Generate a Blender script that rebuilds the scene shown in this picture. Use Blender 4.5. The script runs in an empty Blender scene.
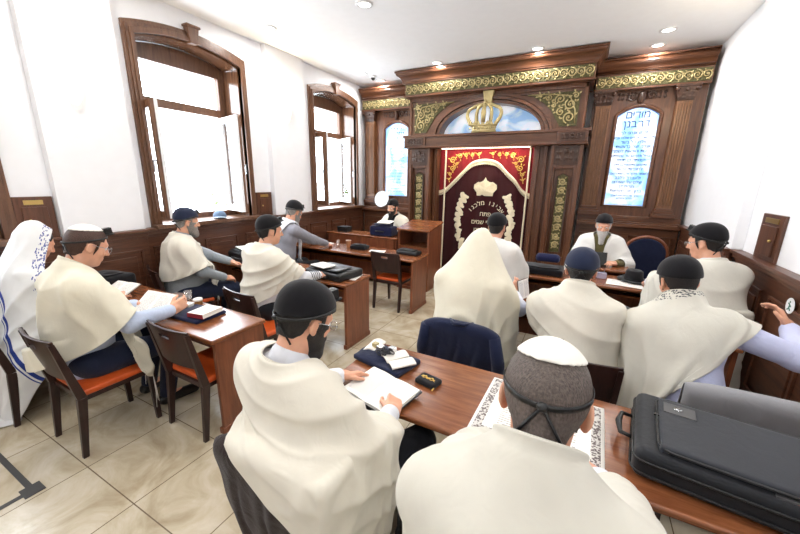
import bpy, bmesh, math, random
import numpy as np
from mathutils import Vector, Matrix
PI = math.pi
SC = bpy.context.scene
COL = SC.collection
rng = np.random.default_rng(7)
random.seed(7)

# ---------------------------------------------------------------- camera
CAM_H = 1.83
CR = np.array([[0.8863712, 0.46262236, 0.0180734], [0.12904059, -0.20937076, -0.96928448], [-0.44462863, 0.86147805, -0.24527727]])
cam_data = bpy.data.cameras.new('camera')
cam_data.sensor_fit = 'HORIZONTAL'; cam_data.sensor_width = 36.0
cam_data.lens = 346.27 / 800 * 36.0
cam_data.clip_start = 0.05
cam = bpy.data.objects.new('camera', cam_data); COL.objects.link(cam)
M = Matrix.Identity(4)
for i in range(3):
    M[i][0] = CR[0][i]; M[i][1] = -CR[1][i]; M[i][2] = -CR[2][i]
M[2][3] = CAM_H
cam.matrix_world = M
SC.camera = cam
# ---------------------------------------------------------------- world, exposure
SC.view_settings.view_transform = 'Standard'
SC.view_settings.look = 'None'
SC.view_settings.gamma = 1.0
SC.view_settings.use_curve_mapping = False
SC.view_settings.exposure = -0.06
SC.cycles.use_denoising = True
SC.cycles.max_bounces = 8
SC.cycles.diffuse_bounces = 5
SC.cycles.sample_clamp_indirect = 6.0
W = bpy.data.worlds.new('sky'); SC.world = W; W.use_nodes = True
wn = W.node_tree.nodes; bg = wn['Background']
sky = wn.new('ShaderNodeTexSky'); sky.sky_type = 'HOSEK_WILKIE'; sky.turbidity = 8.0
sky.sun_direction = (0.6, -0.3, 0.75)
mixw = wn.new('ShaderNodeMixRGB'); mixw.inputs[0].default_value = 0.75; mixw.inputs[2].default_value = (0.86, 0.93, 1.0, 1)
W.node_tree.links.new(sky.outputs[0], mixw.inputs[1]); W.node_tree.links.new(mixw.outputs[0], bg.inputs[0])
bg.inputs[1].default_value = 20.0

# room dimensions (metres)
XL, XR, YB, YF, ZC = -4.40, 1.40, -2.3, 6.90, 3.68
RAIL = 1.24
LAMP_X = (-3.85, -2.40, -0.86, 0.66); LAMP_Y = (-0.6, 1.54, 3.68, 5.82)
DOWN_POWER = 13.5

def area_light(name, loc, power, size, col=(1, 1, 1), rot=(0, 0, 0), size_y=None, portal=False, spread=PI):
    l = bpy.data.lights.new(name, 'AREA'); l.energy = power; l.color = col
    if size_y: l.shape = 'RECTANGLE'; l.size = size; l.size_y = size_y
    else: l.shape = 'DISK'; l.size = size
    l.spread = spread
    if portal: l.cycles.is_portal = True
    o = bpy.data.objects.new(name, l); o.location = loc; o.rotation_euler = rot; COL.objects.link(o)
    return o
area_light('daylight_portal', (XL - 0.5, 2.96, 2.3), 1, 1.4, rot=(0, -PI / 2, 0), size_y=1.9, portal=True).data.size = 2.2
area_light('daylight_portal', (XL - 0.5, 5.7, 2.3), 1, 2.2, rot=(0, -PI / 2, 0), size_y=1.5, portal=True)

# ---------------------------------------------------------------- materials
def lin(h):
    if isinstance(h, str):
        h = h.lstrip('#'); c = [int(h[i:i + 2], 16) / 255 for i in (0, 2, 4)]
    else: c = list(h)
    return tuple(((x + 0.055) / 1.055) ** 2.4 if x > 0.04045 else x / 12.92 for x in c) + (1.0,)
def base(name):
    m = bpy.data.materials.new(name); m.use_nodes = True
    nt = m.node_tree; b = nt.nodes['Principled BSDF']
    return m, nt, b
def tex(nt, kind, scale, vec=None, **kw):
    n = nt.nodes.new('ShaderNodeTex' + kind)
    if 'Scale' in n.inputs: n.inputs['Scale'].default_value = scale
    for k, v in kw.items():
        n.inputs[k].default_value = v
    if vec is not None: nt.links.new(vec, n.inputs['Vector'])
    return n
def coord(nt, kind='Object', scale=(1, 1, 1), loc=(0, 0, 0)):
    t = nt.nodes.new('ShaderNodeTexCoord'); mp = nt.nodes.new('ShaderNodeMapping')
    mp.inputs['Scale'].default_value = scale; mp.inputs['Location'].default_value = loc
    nt.links.new(t.outputs[kind], mp.inputs[0]); return mp.outputs[0]
def ramp(nt, fac, stops):
    r = nt.nodes.new('ShaderNodeValToRGB'); e = r.color_ramp.elements
    while len(e) < len(stops): e.new(0.5)
    for el, (p, c) in zip(e, stops): el.position = p; el.color = c
    nt.links.new(fac, r.inputs[0]); return r.outputs[0]
def bump(nt, b, height, strength, dist=0.02):
    n = nt.nodes.new('ShaderNodeBump'); n.inputs['Strength'].default_value = strength; n.inputs['Distance'].default_value = dist
    nt.links.new(height, n.inputs['Height']); nt.links.new(n.outputs[0], b.inputs['Normal'])
def plain(name, col, rough=0.6, metal=0.0, var=0.06, scale=9.0, bmp=0.0, bscale=60.0, sheen=0.0, spec=0.5):
    m, nt, b = base(name); v = coord(nt)
    c = lin(col); n = tex(nt, 'Noise', scale, v)
    lo = tuple(x * (1 - var * 1.5) for x in c[:3]) + (1,); hi = tuple(min(1, x * (1 + var)) for x in c[:3]) + (1,)
    nt.links.new(ramp(nt, n.outputs[0], [(0.3, lo), (0.7, hi)]), b.inputs['Base Color'])
    b.inputs['Roughness'].default_value = rough; b.inputs['Metallic'].default_value = metal
    b.inputs['Specular IOR Level'].default_value = spec
    if sheen: b.inputs['Sheen Weight'].default_value = sheen
    if bmp:
        n2 = tex(nt, 'Noise', bscale, v, Detail=4.0); bump(nt, b, n2.outputs[0], bmp)
    return m
def wood(name, dark, light, axis='x', rough=0.35, sc=1.0, bmp=0.06):
    m, nt, b = base(name)
    s = {'x': (1.2, 14, 14), 'y': (14, 1.2, 14), 'z': (14, 14, 1.2)}[axis]
    v = coord(nt, 'Object', tuple(q * sc for q in s))
    n = tex(nt, 'Noise', 2.2, v, Detail=6.0, Roughness=0.65, Distortion=0.6)
    nt.links.new(ramp(nt, n.outputs[0], [(0.28, lin(dark)), (0.72, lin(light))]), b.inputs['Base Color'])
    b.inputs['Roughness'].default_value = rough
    bump(nt, b, n.outputs[0], bmp, 0.01)
    return m
def fabric(name, col, rough=0.9, weave=700.0, var=0.05, bmp=0.25, folds=0.25):
    m, nt, b = base(name); v = coord(nt)
    c = lin(col); n = tex(nt, 'Noise', 5.0, v, Detail=3.0)
    lo = tuple(x * (1 - var * 1.6) for x in c[:3]) + (1,); hi = tuple(min(1, x * (1 + var)) for x in c[:3]) + (1,)
    nt.links.new(ramp(nt, n.outputs[0], [(0.3, lo), (0.7, hi)]), b.inputs['Base Color'])
    b.inputs['Roughness'].default_value = rough; b.inputs['Specular IOR Level'].default_value = 0.2
    b.inputs['Sheen Weight'].default_value = 0.15
    n1 = tex(nt, 'Noise', 14.0, coord(nt, 'Object', (1, 1, 0.6)), Detail=2.0, Distortion=1.2)
    n2 = tex(nt, 'Noise', weave, v)
    mx = nt.nodes.new('ShaderNodeMath'); mx.operation = 'MULTIPLY_ADD'; mx.inputs[1].default_value = 0.12
    nt.links.new(n2.outputs[0], mx.inputs[0]); nt.links.new(n1.outputs[0], mx.inputs[2])
    bump(nt, b, mx.outputs[0], folds, 0.03)
    return m
def emit(name, col, strength):
    m, nt, b = base(name)
    b.inputs['Base Color'].default_value = lin(col); b.inputs['Emission Color'].default_value = lin(col)
    b.inputs['Emission Strength'].default_value = strength
    return m
def stripe_cloth(name, col, bands, bandcol, axis=0, neck=None, neckcol=None):
    """woven shawl: bands = list of (from, to) along a uv axis"""
    m = fabric(name, col, folds=0.12); nt = m.node_tree; b = nt.nodes['Principled BSDF']
    uv = nt.nodes.new('ShaderNodeTexCoord'); sp = nt.nodes.new('ShaderNodeSeparateXYZ'); nt.links.new(uv.outputs['UV'], sp.inputs[0])
    src = b.inputs['Base Color'].links[0].from_socket
    def mask(sock, lo, hi):
        a = nt.nodes.new('ShaderNodeMath'); a.operation = 'GREATER_THAN'; a.inputs[1].default_value = lo
        c = nt.nodes.new('ShaderNodeMath'); c.operation = 'LESS_THAN'; c.inputs[1].default_value = hi
        d = nt.nodes.new('ShaderNodeMath'); d.operation = 'MULTIPLY'
        nt.links.new(sock, a.inputs[0]); nt.links.new(sock, c.inputs[0]); nt.links.new(a.outputs[0], d.inputs[0]); nt.links.new(c.outputs[0], d.inputs[1])
        return d.outputs[0]
    def over(src, fac, colr):
        x = nt.nodes.new('ShaderNodeMixRGB'); nt.links.new(fac, x.inputs[0]); nt.links.new(src, x.inputs[1]); x.inputs[2].default_value = lin(colr); return x.outputs[0]
    for lo, hi in bands: src = over(src, mask(sp.outputs[axis], lo, hi), bandcol)
    if neck:
        lo, hi, ulo, uhi = neck
        k = mask(sp.outputs[1], lo, hi); k2 = mask(sp.outputs[0], ulo, uhi)
        ch = tex(nt, 'Voronoi', 1.0, None); mp = nt.nodes.new('ShaderNodeMapping'); mp.inputs['Scale'].default_value = (120, 90, 1)
        nt.links.new(uv.outputs['UV'], mp.inputs[0]); nt.links.new(mp.outputs[0], ch.inputs['Vector'])
        g = nt.nodes.new('ShaderNodeMath'); g.operation = 'LESS_THAN'; g.inputs[1].default_value = 0.42; nt.links.new(ch.outputs['Distance'], g.inputs[0])
        a = nt.nodes.new('ShaderNodeMath'); a.operation = 'MULTIPLY'; nt.links.new(k, a.inputs[0]); nt.links.new(k2, a.inputs[1])
        a2 = nt.nodes.new('ShaderNodeMath'); a2.operation = 'MULTIPLY'; nt.links.new(a.outputs[0], a2.inputs[0]); nt.links.new(g.outputs[0], a2.inputs[1])
        src = over(src, a2.outputs[0], neckcol)
    nt.links.new(src, b.inputs['Base Color'])
    return m

MAT = {}
MAT['wall'] = plain('white_paint', '#f7f8fb', 0.7, var=0.01, bmp=0.03, bscale=150)
MAT['ceiling'] = plain('ceiling_paint', '#f7f9fc', 0.75, var=0.01)
MAT['altar'] = wood('carved_mahogany', '#3c2319', '#744a31', 'z', 0.3)
MAT['altar_light'] = wood('pilaster_wood', '#57361f', '#936642', 'z', 0.3)
MAT['altar_x'] = wood('carved_mahogany_rail', '#3c2319', '#744a31', 'x', 0.3)
MAT['altar_dark'] = wood('dark_mahogany', '#281611', '#533422', 'z', 0.35)
MAT['wains'] = wood('wainscot_wood', '#40251a', '#6c4430', 'y', 0.35)
MAT['wains_z'] = wood('wainscot_panel', '#40251a', '#6c4430', 'z', 0.35)
MAT['desk'] = wood('desk_wood', '#5e331e', '#935b39', 'x', 0.22)
MAT['desk_z'] = wood('desk_panel_wood', '#5c3121', '#8a5237', 'z', 0.3)
MAT['wenge'] = wood('wenge', '#1d1010', '#38211d', 'z', 0.35)
MAT['winwood'] = wood('window_wood', '#4a3022', '#7a553d', 'z', 0.35)
MAT['orange'] = plain('orange_leather', '#c9531d', 0.45, var=0.06, bmp=0.1)
MAT['white_frame'] = plain('white_frame', '#eef0f2', 0.4, var=0.01)
MAT['gold'] = plain('gilt', '#b5a577', 0.38, 0.6, var=0.15, bmp=0.2)
MAT['gilt_ground'] = plain('antique_green_ground', '#55522f', 0.5, 0.3, var=0.3, scale=40, bmp=0.5)
MAT['brass'] = plain('brass', '#c9ab6b', 0.3, 0.9, var=0.05)
MAT['steel'] = plain('steel', '#b9bcc0', 0.25, 1.0, var=0.05)
MAT['silver'] = plain('silver', '#d9dadc', 0.22, 1.0, var=0.08)
MAT['black_leather'] = plain('black_leather', '#111214', 0.4, var=0.1, bmp=0.15)
MAT['black_matte'] = plain('black_matte', '#0c0c0e', 0.7, var=0.1)
MAT['black_velvet'] = fabric('black_velvet', '#131216', 0.95, folds=0.1)
MAT['navy_velvet'] = fabric('navy_velvet', '#161a3c', 0.95, folds=0.1)
MAT['navy_cap'] = fabric('navy_cap_cloth', '#232a40', 0.95, folds=0.1)
MAT['navy_cloth'] = fabric('navy_suiting', '#181f3a', 0.85, folds=0.3)
MAT['brown_cloth'] = fabric('dark_brown_coating', '#221210', 0.9, folds=0.3)
MAT['grey_cloth'] = fabric('grey_suiting', '#8c8c90', 0.85, folds=0.2)
MAT['white_cotton'] = fabric('white_cotton', '#eeeae2', 0.9, folds=0.15)
MAT['cream'] = fabric('cream_wool', '#e9e0ca', 0.95, folds=0.12)
MAT['ivory'] = fabric('ivory_wool', '#eee9da', 0.95, folds=0.12)
MAT['paper'] = plain('paper', '#f0eee8', 0.85, var=0.02)
MAT['skin'] = plain('skin', '#d9a184', 0.5, var=0.05, scale=25, bmp=0.04, bscale=200)
MAT['skin2'] = plain('skin_pink', '#dda48c', 0.5, var=0.05, scale=25, bmp=0.04, bscale=200)
for _k in ('skin', 'skin2'):
    _b = MAT[_k].node_tree.nodes['Principled BSDF']; _b.inputs['Subsurface Weight'].default_value = 0.08; _b.inputs['Subsurface Radius'].default_value = (0.01, 0.004, 0.002)
def hairmat(name, col, var=0.25):
    m = plain(name, col, 0.6, var=var, scale=160); nt = m.node_tree; b = nt.nodes['Principled BSDF']
    n = tex(nt, 'Noise', 1.0, coord(nt, 'Object', (320, 320, 60)), Detail=2.0); bump(nt, b, n.outputs[0], 0.7, 0.006)
    return m
MAT['hair_black'] = hairmat('black_hair', '#1b1614')
MAT['hair_brown'] = hairmat('brown_hair', '#43291d')
MAT['hair_grey'] = hairmat('grey_hair', '#8f8a85', 0.35)
MAT['hair_salt'] = hairmat('salt_and_pepper_hair', '#5f544e', 0.28)
MAT['hair_white'] = hairmat('white_hair', '#c9c8c6', 0.15)
MAT['lens_'] = plain('clear_lens', '#ffffff', 0.05); MAT['lens_'].node_tree.nodes['Principled BSDF'].inputs['Transmission Weight'].default_value = 1.0
def glassmat():
    m = bpy.data.materials.new('window_glass'); m.use_nodes = True; nt = m.node_tree; nt.nodes.clear()
    o = nt.nodes.new('ShaderNodeOutputMaterial'); mx = nt.nodes.new('ShaderNodeMixShader'); t = nt.nodes.new('ShaderNodeBsdfTransparent'); g = nt.nodes.new('ShaderNodeBsdfGlossy')
    g.inputs['Roughness'].default_value = 0.02; mx.inputs[0].default_value = 0.13
    nt.links.new(t.outputs[0], mx.inputs[1]); nt.links.new(g.outputs[0], mx.inputs[2]); nt.links.new(mx.outputs[0], o.inputs[0]); return m
MAT['glass'] = glassmat(); MAT['lens'] = glassmat(); MAT['lens'].node_tree.nodes['Mix Shader'].inputs[0].default_value = 0.3
def page_material(name, lines=26, ink='#a5a4a8', margin=0.1, cols=1):
    m, nt, b = base(name)
    uv = nt.nodes.new('ShaderNodeTexCoord'); sp = nt.nodes.new('ShaderNodeSeparateXYZ'); nt.links.new(uv.outputs['UV'], sp.inputs[0])
    def math_(op, a, bv):
        n = nt.nodes.new('ShaderNodeMath'); n.operation = op
        for i, q in enumerate((a, bv)):
            if hasattr(q, 'links'): nt.links.new(q, n.inputs[i])
            else: n.inputs[i].default_value = q
        return n.outputs[0]
    fr = math_('FRACT', math_('MULTIPLY', sp.outputs[1], lines), 0)
    row = math_('LESS_THAN', fr, 0.38)
    mp = nt.nodes.new('ShaderNodeMapping'); mp.inputs['Scale'].default_value = (45 * cols, lines, 1); nt.links.new(uv.outputs['UV'], mp.inputs[0])
    w = tex(nt, 'WhiteNoise', 1.0, None); sn = nt.nodes.new('ShaderNodeVectorMath'); sn.operation = 'FLOOR'; nt.links.new(mp.outputs[0], sn.inputs[0]); nt.links.new(sn.outputs[0], w.inputs['Vector'])
    word = math_('GREATER_THAN', w.outputs['Value'], 0.25)
    ins = math_('MULTIPLY', math_('LESS_THAN', math_('ABSOLUTE', math_('SUBTRACT', sp.outputs[0], 0.5), 0), 0.5 - margin), math_('LESS_THAN', math_('ABSOLUTE', math_('SUBTRACT', sp.outputs[1], 0.5), 0), 0.5 - margin))
    f = math_('MULTIPLY', math_('MULTIPLY', row, word), ins)
    x = nt.nodes.new('ShaderNodeMixRGB'); nt.links.new(f, x.inputs[0]); x.inputs[1].default_value = lin('#f2efe8'); x.inputs[2].default_value = lin(ink)
    nt.links.new(x.outputs[0], b.inputs['Base Color']); b.inputs['Roughness'].default_value = 0.8
    return m
MAT['page'] = page_material('printed_page')

# ---------------------------------------------------------------- mesh helpers
class MB:
    def __init__(s): s.v = []; s.f = []; s.uv = {}
    def add(s, vs, fs, M=None):
        o = len(s.v)
        for p in vs:
            s.v.append(tuple(M @ Vector(p)) if M is not None else tuple(p))
        for f in fs: s.f.append(tuple(i + o for i in f))
        return s
    def box(s, x0, x1, y0, y1, z0, z1, M=None):
        vs = [(x, y, z) for x in (x0, x1) for y in (y0, y1) for z in (z0, z1)]
        return s.add(vs, [(0, 1, 3, 2), (4, 6, 7, 5), (0, 4, 5, 1), (2, 3, 7, 6), (0, 2, 6, 4), (1, 5, 7, 3)], M)
    def frustum(s, c0, h0, c1, h1, M=None):
        """box whose two ends (centre, half sizes in xy) differ: tapered legs, capitals"""
        vs = []
        for c, h in ((c0, h0), (c1, h1)):
            for sx, sy in ((-1, -1), (1, -1), (1, 1), (-1, 1)): vs.append((c[0] + sx * h[0], c[1] + sy * h[1], c[2]))
        return s.add(vs, [(3, 2, 1, 0), (4, 5, 6, 7)] + [(i, (i + 1) % 4, 4 + (i + 1) % 4, 4 + i) for i in range(4)], M)
    def prism(s, poly, d0, d1, axis='y', M=None):
        """poly: 2d points; extruded along axis from d0 to d1"""
        n = len(poly)
        def P(a, b, d): return {'y': (a, d, b), 'x': (d, a, b), 'z': (a, b, d)}[axis]
        vs = [P(a, b, d0) for a, b in poly] + [P(a, b, d1) for a, b in poly]
        return s.add(vs, [tuple(range(n)), tuple(range(2 * n - 1, n - 1, -1))] + [(i, i + n, (i + 1) % n + n, (i + 1) % n) for i in range(n)], M)
    def tube(s, pts, r, seg=8, closed=False, caps=True, flat=None):
        pts = [Vector(p) for p in pts]; n = len(pts)
        R = r if hasattr(r, '__len__') else [r] * n
        o = len(s.v); up = Vector((0.13, 0.21, 0.97)).normalized(); pa = None
        for i, p in enumerate(pts):
            if closed: t = pts[(i + 1) % n] - pts[i - 1]
            else: t = pts[min(i + 1, n - 1)] - pts[max(i - 1, 0)]
            t = t.normalized() if t.length > 1e-9 else Vector((0, 0, 1))
            if pa is None:
                a = up.cross(t)
                if a.length < 0.05: a = Vector((1, 0, 0)).cross(t)
            else: a = pa - t * pa.dot(t)
            a.normalize(); pa = a; b = t.cross(a)
            for k in range(seg):
                q = 2 * PI * k / seg
                s.v.append(tuple(p + a * (R[i] * math.cos(q)) + b * (R[i] * math.sin(q))))
        m = n if closed else n - 1
        for i in range(m):
            for k in range(seg):
                j = (i + 1) % n; l = (k + 1) % seg
                s.f.append((o + i * seg + k, o + i * seg + l, o + j * seg + l, o + j * seg + k))
        if caps and not closed:
            s.f.append(tuple(o + k for k in range(seg))[::-1]); s.f.append(tuple(o + (n - 1) * seg + k for k in range(seg)))
        return s
    def lathe(s, prof, seg=24, M=None, caps=True):
        n = len(prof); vs = []; fs = []
        for r, z in prof:
            for k in range(seg):
                q = 2 * PI * k / seg; vs.append((r * math.cos(q), r * math.sin(q), z))
        for i in range(n - 1):
            for k in range(seg):
                l = (k + 1) % seg; fs.append((i * seg + k, i * seg + l, (i + 1) * seg + l, (i + 1) * seg + k))
        if caps: fs.append(tuple(range(seg))[::-1]); fs.append(tuple((n - 1) * seg + k for k in range(seg)))
        return s.add(vs, fs, M)
    def ball(s, c, r, seg=10, rings=6, M=None):
        rr = r if hasattr(r, '__len__') else (r, r, r); vs = []; fs = []
        for i in range(rings + 1):
            t = PI * i / rings
            for k in range(seg):
                q = 2 * PI * k / seg
                vs.append((c[0] + rr[0] * max(math.sin(t), 1e-3) * math.cos(q), c[1] + rr[1] * max(math.sin(t), 1e-3) * math.sin(q), c[2] - rr[2] * math.cos(t)))
        for i in range(rings):
            for k in range(seg):
                l = (k + 1) % seg; fs.append((i * seg + k, i * seg + l, (i + 1) * seg + l, (i + 1) * seg + k))
        return s.add(vs, fs, M)
    def grid(s, fn, nu, nv, M=None, thick=0.0):
        """fn(u,v) -> point, u and v in 0..1; keeps uv"""
        o = len(s.v)
        for j in range(nv + 1):
            for i in range(nu + 1):
                p = fn(i / nu, j / nv); s.v.append(tuple(M @ Vector(p)) if M is not None else tuple(p)); s.uv[len(s.v) - 1] = (i / nu, j / nv)
        for j in range(nv):
            for i in range(nu):
                a = o + j * (nu + 1) + i; s.f.append((a, a + 1, a + nu + 2, a + nu + 1))
        return s
    def build(s, name, mat, parent=None, smooth=False, bev=0.0, solid=0.0, sub=0, loc=None, rotz=0, seg=2):
        me = bpy.data.meshes.new(name); me.from_pydata(s.v, [], s.f); me.update()
        if s.uv:
            l = me.uv_layers.new(name='UVMap'); 
            for lp in me.loops: l.data[lp.index].uv = s.uv.get(lp.vertex_index, (0, 0))
        return link(name, me, mat, parent, smooth, bev, solid, sub, loc, rotz, seg)
def link(name, me, mat, parent=None, smooth=False, bev=0.0, solid=0.0, sub=0, loc=None, rotz=0, seg=2):
    if isinstance(mat, str): mat = MAT[mat]
    for x in (mat if isinstance(mat, (list, tuple)) else [mat]): me.materials.append(x)
    if smooth or bev: me.shade_smooth()
    o = bpy.data.objects.new(name, me); COL.objects.link(o)
    if parent is not None: o.parent = parent
    if loc is not None: o.location = loc
    if rotz: o.rotation_euler = (0, 0, rotz)
    if solid:
        d = o.modifiers.new('solid', 'SOLIDIFY'); d.thickness = solid; d.offset = 0
    if bev:
        b = o.modifiers.new('bevel', 'BEVEL'); b.width = bev; b.segments = seg; b.limit_method = 'ANGLE'; b.angle_limit = 0.7; b.harden_normals = True
    if sub:
        b = o.modifiers.new('sub', 'SUBSURF'); b.levels = sub; b.render_levels = sub
    return o
def box_ob(name, mat, x0, x1, y0, y1, z0, z1, parent=None, bev=0.004, **k):
    return MB().box(x0, x1, y0, y1, z0, z1).build(name, mat, parent, bev=bev, **k)
def tag(o, label, cat, group=None):
    o['label'] = label; o['category'] = cat
    if group: o['group'] = group
    return o
def thing(name, label, cat, loc=(0, 0, 0), rotz=0, group=None):
    o = bpy.data.objects.new(name, None); COL.objects.link(o); o.location = loc; o.rotation_euler = (0, 0, rotz); o.empty_display_size = 0.1
    return tag(o, label, cat, group)
def struct(o): o['kind'] = 'structure'; return o
def dup(root, loc, rotz=0, label=None, group=None):
    r = root.copy(); COL.objects.link(r); r.location = loc; r.rotation_euler = (0, 0, rotz)
    if label: r['label'] = label
    if group: r['group'] = group
    for ch in list(root.children):
        c = ch.copy(); COL.objects.link(c); c.parent = r
        for g in ch.children:
            d = g.copy(); COL.objects.link(d); d.parent = c
    return r
_GL = {}
def glyph(ch):
    """outline of one letter at size 1: vertices, faces, left and right edge"""
    if ch in _GL: return _GL[ch]
    if ch == '\u05d3':          # dalet: roof with a heel over one stem
        mb = MB().box(0.03, 0.50, 0.515, 0.592, -0.5, 0.5).box(0.36, 0.44, 0.0, 0.52, -0.5, 0.5); vs, fs = mb.v, mb.f
    else:
        cu = bpy.data.curves.new('lettering', 'FONT'); cu.body = ch; cu.size = 1.0; cu.extrude = 0.5; cu.resolution_u = 3
        o = bpy.data.objects.new('lettering', cu); COL.objects.link(o); bpy.context.view_layer.update()
        me = bpy.data.meshes.new_from_object(o.evaluated_get(bpy.context.evaluated_depsgraph_get()))
        vs = [tuple(v.co) for v in me.vertices]; fs = [tuple(p.vertices) for p in me.polygons]
        bpy.data.objects.remove(o); bpy.data.curves.remove(cu); bpy.data.meshes.remove(me)
    xs = [v[0] for v in vs]; _GL[ch] = (vs, fs, min(xs), max(xs)); return _GL[ch]
def text_mesh(body, size, extrude=0.002):
    x = 0.0; V = []; F = []
    for ch in body:
        if ch == ' ': x += 0.30; continue
        vs, fs, a, b = glyph(ch); o = len(V)
        V += [(v[0] - a + x, v[1], v[2]) for v in vs]; F += [tuple(i + o for i in f) for f in fs]; x += b - a + 0.09
    w = x - 0.09
    return [((v[0] - w / 2) * size, v[1] * size, v[2] * 2 * extrude) for v in V], F
def smin_pts(a, b, n):
    return [a + (b - a) * i / n for i in range(n + 1)]
# ---------------------------------------------------------------- room shell
def floor_mat():
    m, nt, b = base('stone_tile'); v = coord(nt, 'Object', (1 / 0.545, 1 / 0.545, 1), (2.06 / 0.545, -0.72 / 0.545, 0))
    br = nt.nodes.new('ShaderNodeTexBrick'); br.offset = 0.0; br.squash = 1.0
    for k, q in (('Scale', 1.0), ('Mortar Size', 0.006), ('Mortar Smooth', 0.1), ('Brick Width', 1.0), ('Row Height', 1.0), ('Bias', 0.0)): br.inputs[k].default_value = q
    br.inputs['Color1'].default_value = (0.0, 0, 0, 1); br.inputs['Color2'].default_value = (1, 1, 1, 1)
    nt.links.new(v, br.inputs['Vector'])
    o = coord(nt)
    n = tex(nt, 'Noise', 2.4, o, Detail=8.0, Roughness=0.62, Distortion=1.4)
    c = ramp(nt, n.outputs[0], [(0.3, lin('#a39379')), (0.5, lin('#bfb299')), (0.68, lin('#d0c6b3'))])
    x = nt.nodes.new('ShaderNodeMixRGB'); x.blend_type = 'MULTIPLY'; x.inputs[0].default_value = 0.06; nt.links.new(c, x.inputs[1]); nt.links.new(br.outputs['Color'], x.inputs[2])
    y = nt.nodes.new('ShaderNodeMixRGB'); nt.links.new(br.outputs['Fac'], y.inputs[0]); nt.links.new(x.outputs[0], y.inputs[1]); y.inputs[2].default_value = lin('#6f604d')
    nt.links.new(y.outputs[0], b.inputs['Base Color']); b.inputs['Roughness'].default_value = 0.22
    return m
MAT['tile'] = floor_mat()
struct(MB().box(XL - 0.5, XR + 0.2, YB - 0.2, YF + 0.2, -0.12, 0).build('floor', 'tile'))
struct(MB().box(XL - 0.5, XR + 0.2, YB - 0.2, YF + 0.2, ZC, ZC + 0.12).build('ceiling', 'ceiling'))
struct(MB().box(XR, XR + 0.2, YB - 0.2, YF + 0.2, 0, ZC).build('wall_right', 'wall'))
struct(MB().box(XL, XR, YF, YF + 0.2, 0, ZC).build('wall_front', 'wall'))
struct(MB().box(XL, XR, YB - 0.2, YB, 0, ZC).build('wall_back', 'wall'))
WIN = ((2.32, 3.60), (5.06, 6.34), (-0.24, 1.04)); ZS0, ZSP, ZAP = 1.24, 3.25, 3.36
def arch(y0, y1, zs, za, n=14):
    return [(y0 + (y1 - y0) * i / n, zs + (za - zs) * (1 - (2 * i / n - 1) ** 2)) for i in range(n + 1)]
mb = MB(); ys = YB - 0.2
for y0, y1 in sorted(WIN):
    mb.box(XL - 0.5, XL, ys, y0, 0, ZC); mb.box(XL - 0.5, XL, y0, y1, 0, ZS0)
    mb.prism([(y0, ZC)] + arch(y0, y1, ZSP, ZAP) + [(y1, ZC)], XL - 0.5, XL, 'x'); ys = y1
mb.box(XL - 0.5, XL, ys, YF + 0.2, 0, ZC); struct(mb.build('wall_left', 'wall'))
k = 1
for (x0, x1, y0, y1) in ((XL, XL + 0.09, 1.42, 2.12), (XL, XL + 0.09, 4.02, 4.78), (XR - 0.09, XR, 4.36, 5.06)):
    o = MB().box(x0, x1, y0, y1, RAIL, ZC).build(f'trim_{k}', 'wall', bev=0.006); struct(o); k += 1
# wainscot: boards, cap rail, plinth, raised panels
def wainscot(x, sgn, y0, y1, name, step=0.72):
    mb = MB(); f = lambda a, b: (min(x + sgn * a, x + sgn * b), max(x + sgn * a, x + sgn * b))
    mb.box(*f(0, 0.035), y0, y1, 0, RAIL - 0.03)
    mb.box(*f(0, 0.095), y0, y1, RAIL - 0.03, RAIL); mb.box(*f(0, 0.07), y0, y1, RAIL - 0.07, RAIL - 0.03); mb.box(*f(0, 0.05), y0, y1, RAIL - 0.1, RAIL - 0.07)
    mb.box(*f(0, 0.055), y0, y1, 0, 0.14)
    n = max(1, round((y1 - y0) / step)); w = (y1 - y0) / n
    for i in range(n):
        a, b = y0 + i * w + 0.07, y0 + (i + 1) * w - 0.07
        for (q0, q1, z0, z1) in ((a, b, 0.24, 0.265), (a, b, RAIL - 0.245, RAIL - 0.22), (a, a + 0.025, 0.24, RAIL - 0.22), (b - 0.025, b, 0.24, RAIL - 0.22)): mb.box(*f(0, 0.052), q0, q1, z0, z1)
        mb.box(*f(0, 0.045), a + 0.07, b - 0.07, 0.31, RAIL - 0.29)
    struct(mb.build(name, 'wains', bev=0.006))
wainscot(XL, 1, YB, 1.42, 'trim_4'); wainscot(XL + 0.06, 1, 1.42, 2.12, 'trim_5'); wainscot(XL, 1, 2.12, 4.02, 'trim_6'); wainscot(XL + 0.06, 1, 4.02, 4.78, 'trim_7'); wainscot(XL, 1, 4.78, 6.62, 'trim_8')
wainscot(XR, -1, YB, 4.36, 'trim_9'); wainscot(XR - 0.06, -1, 4.36, 5.06, 'trim_10'); wainscot(XR, -1, 5.06, 6.62, 'trim_11')

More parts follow.
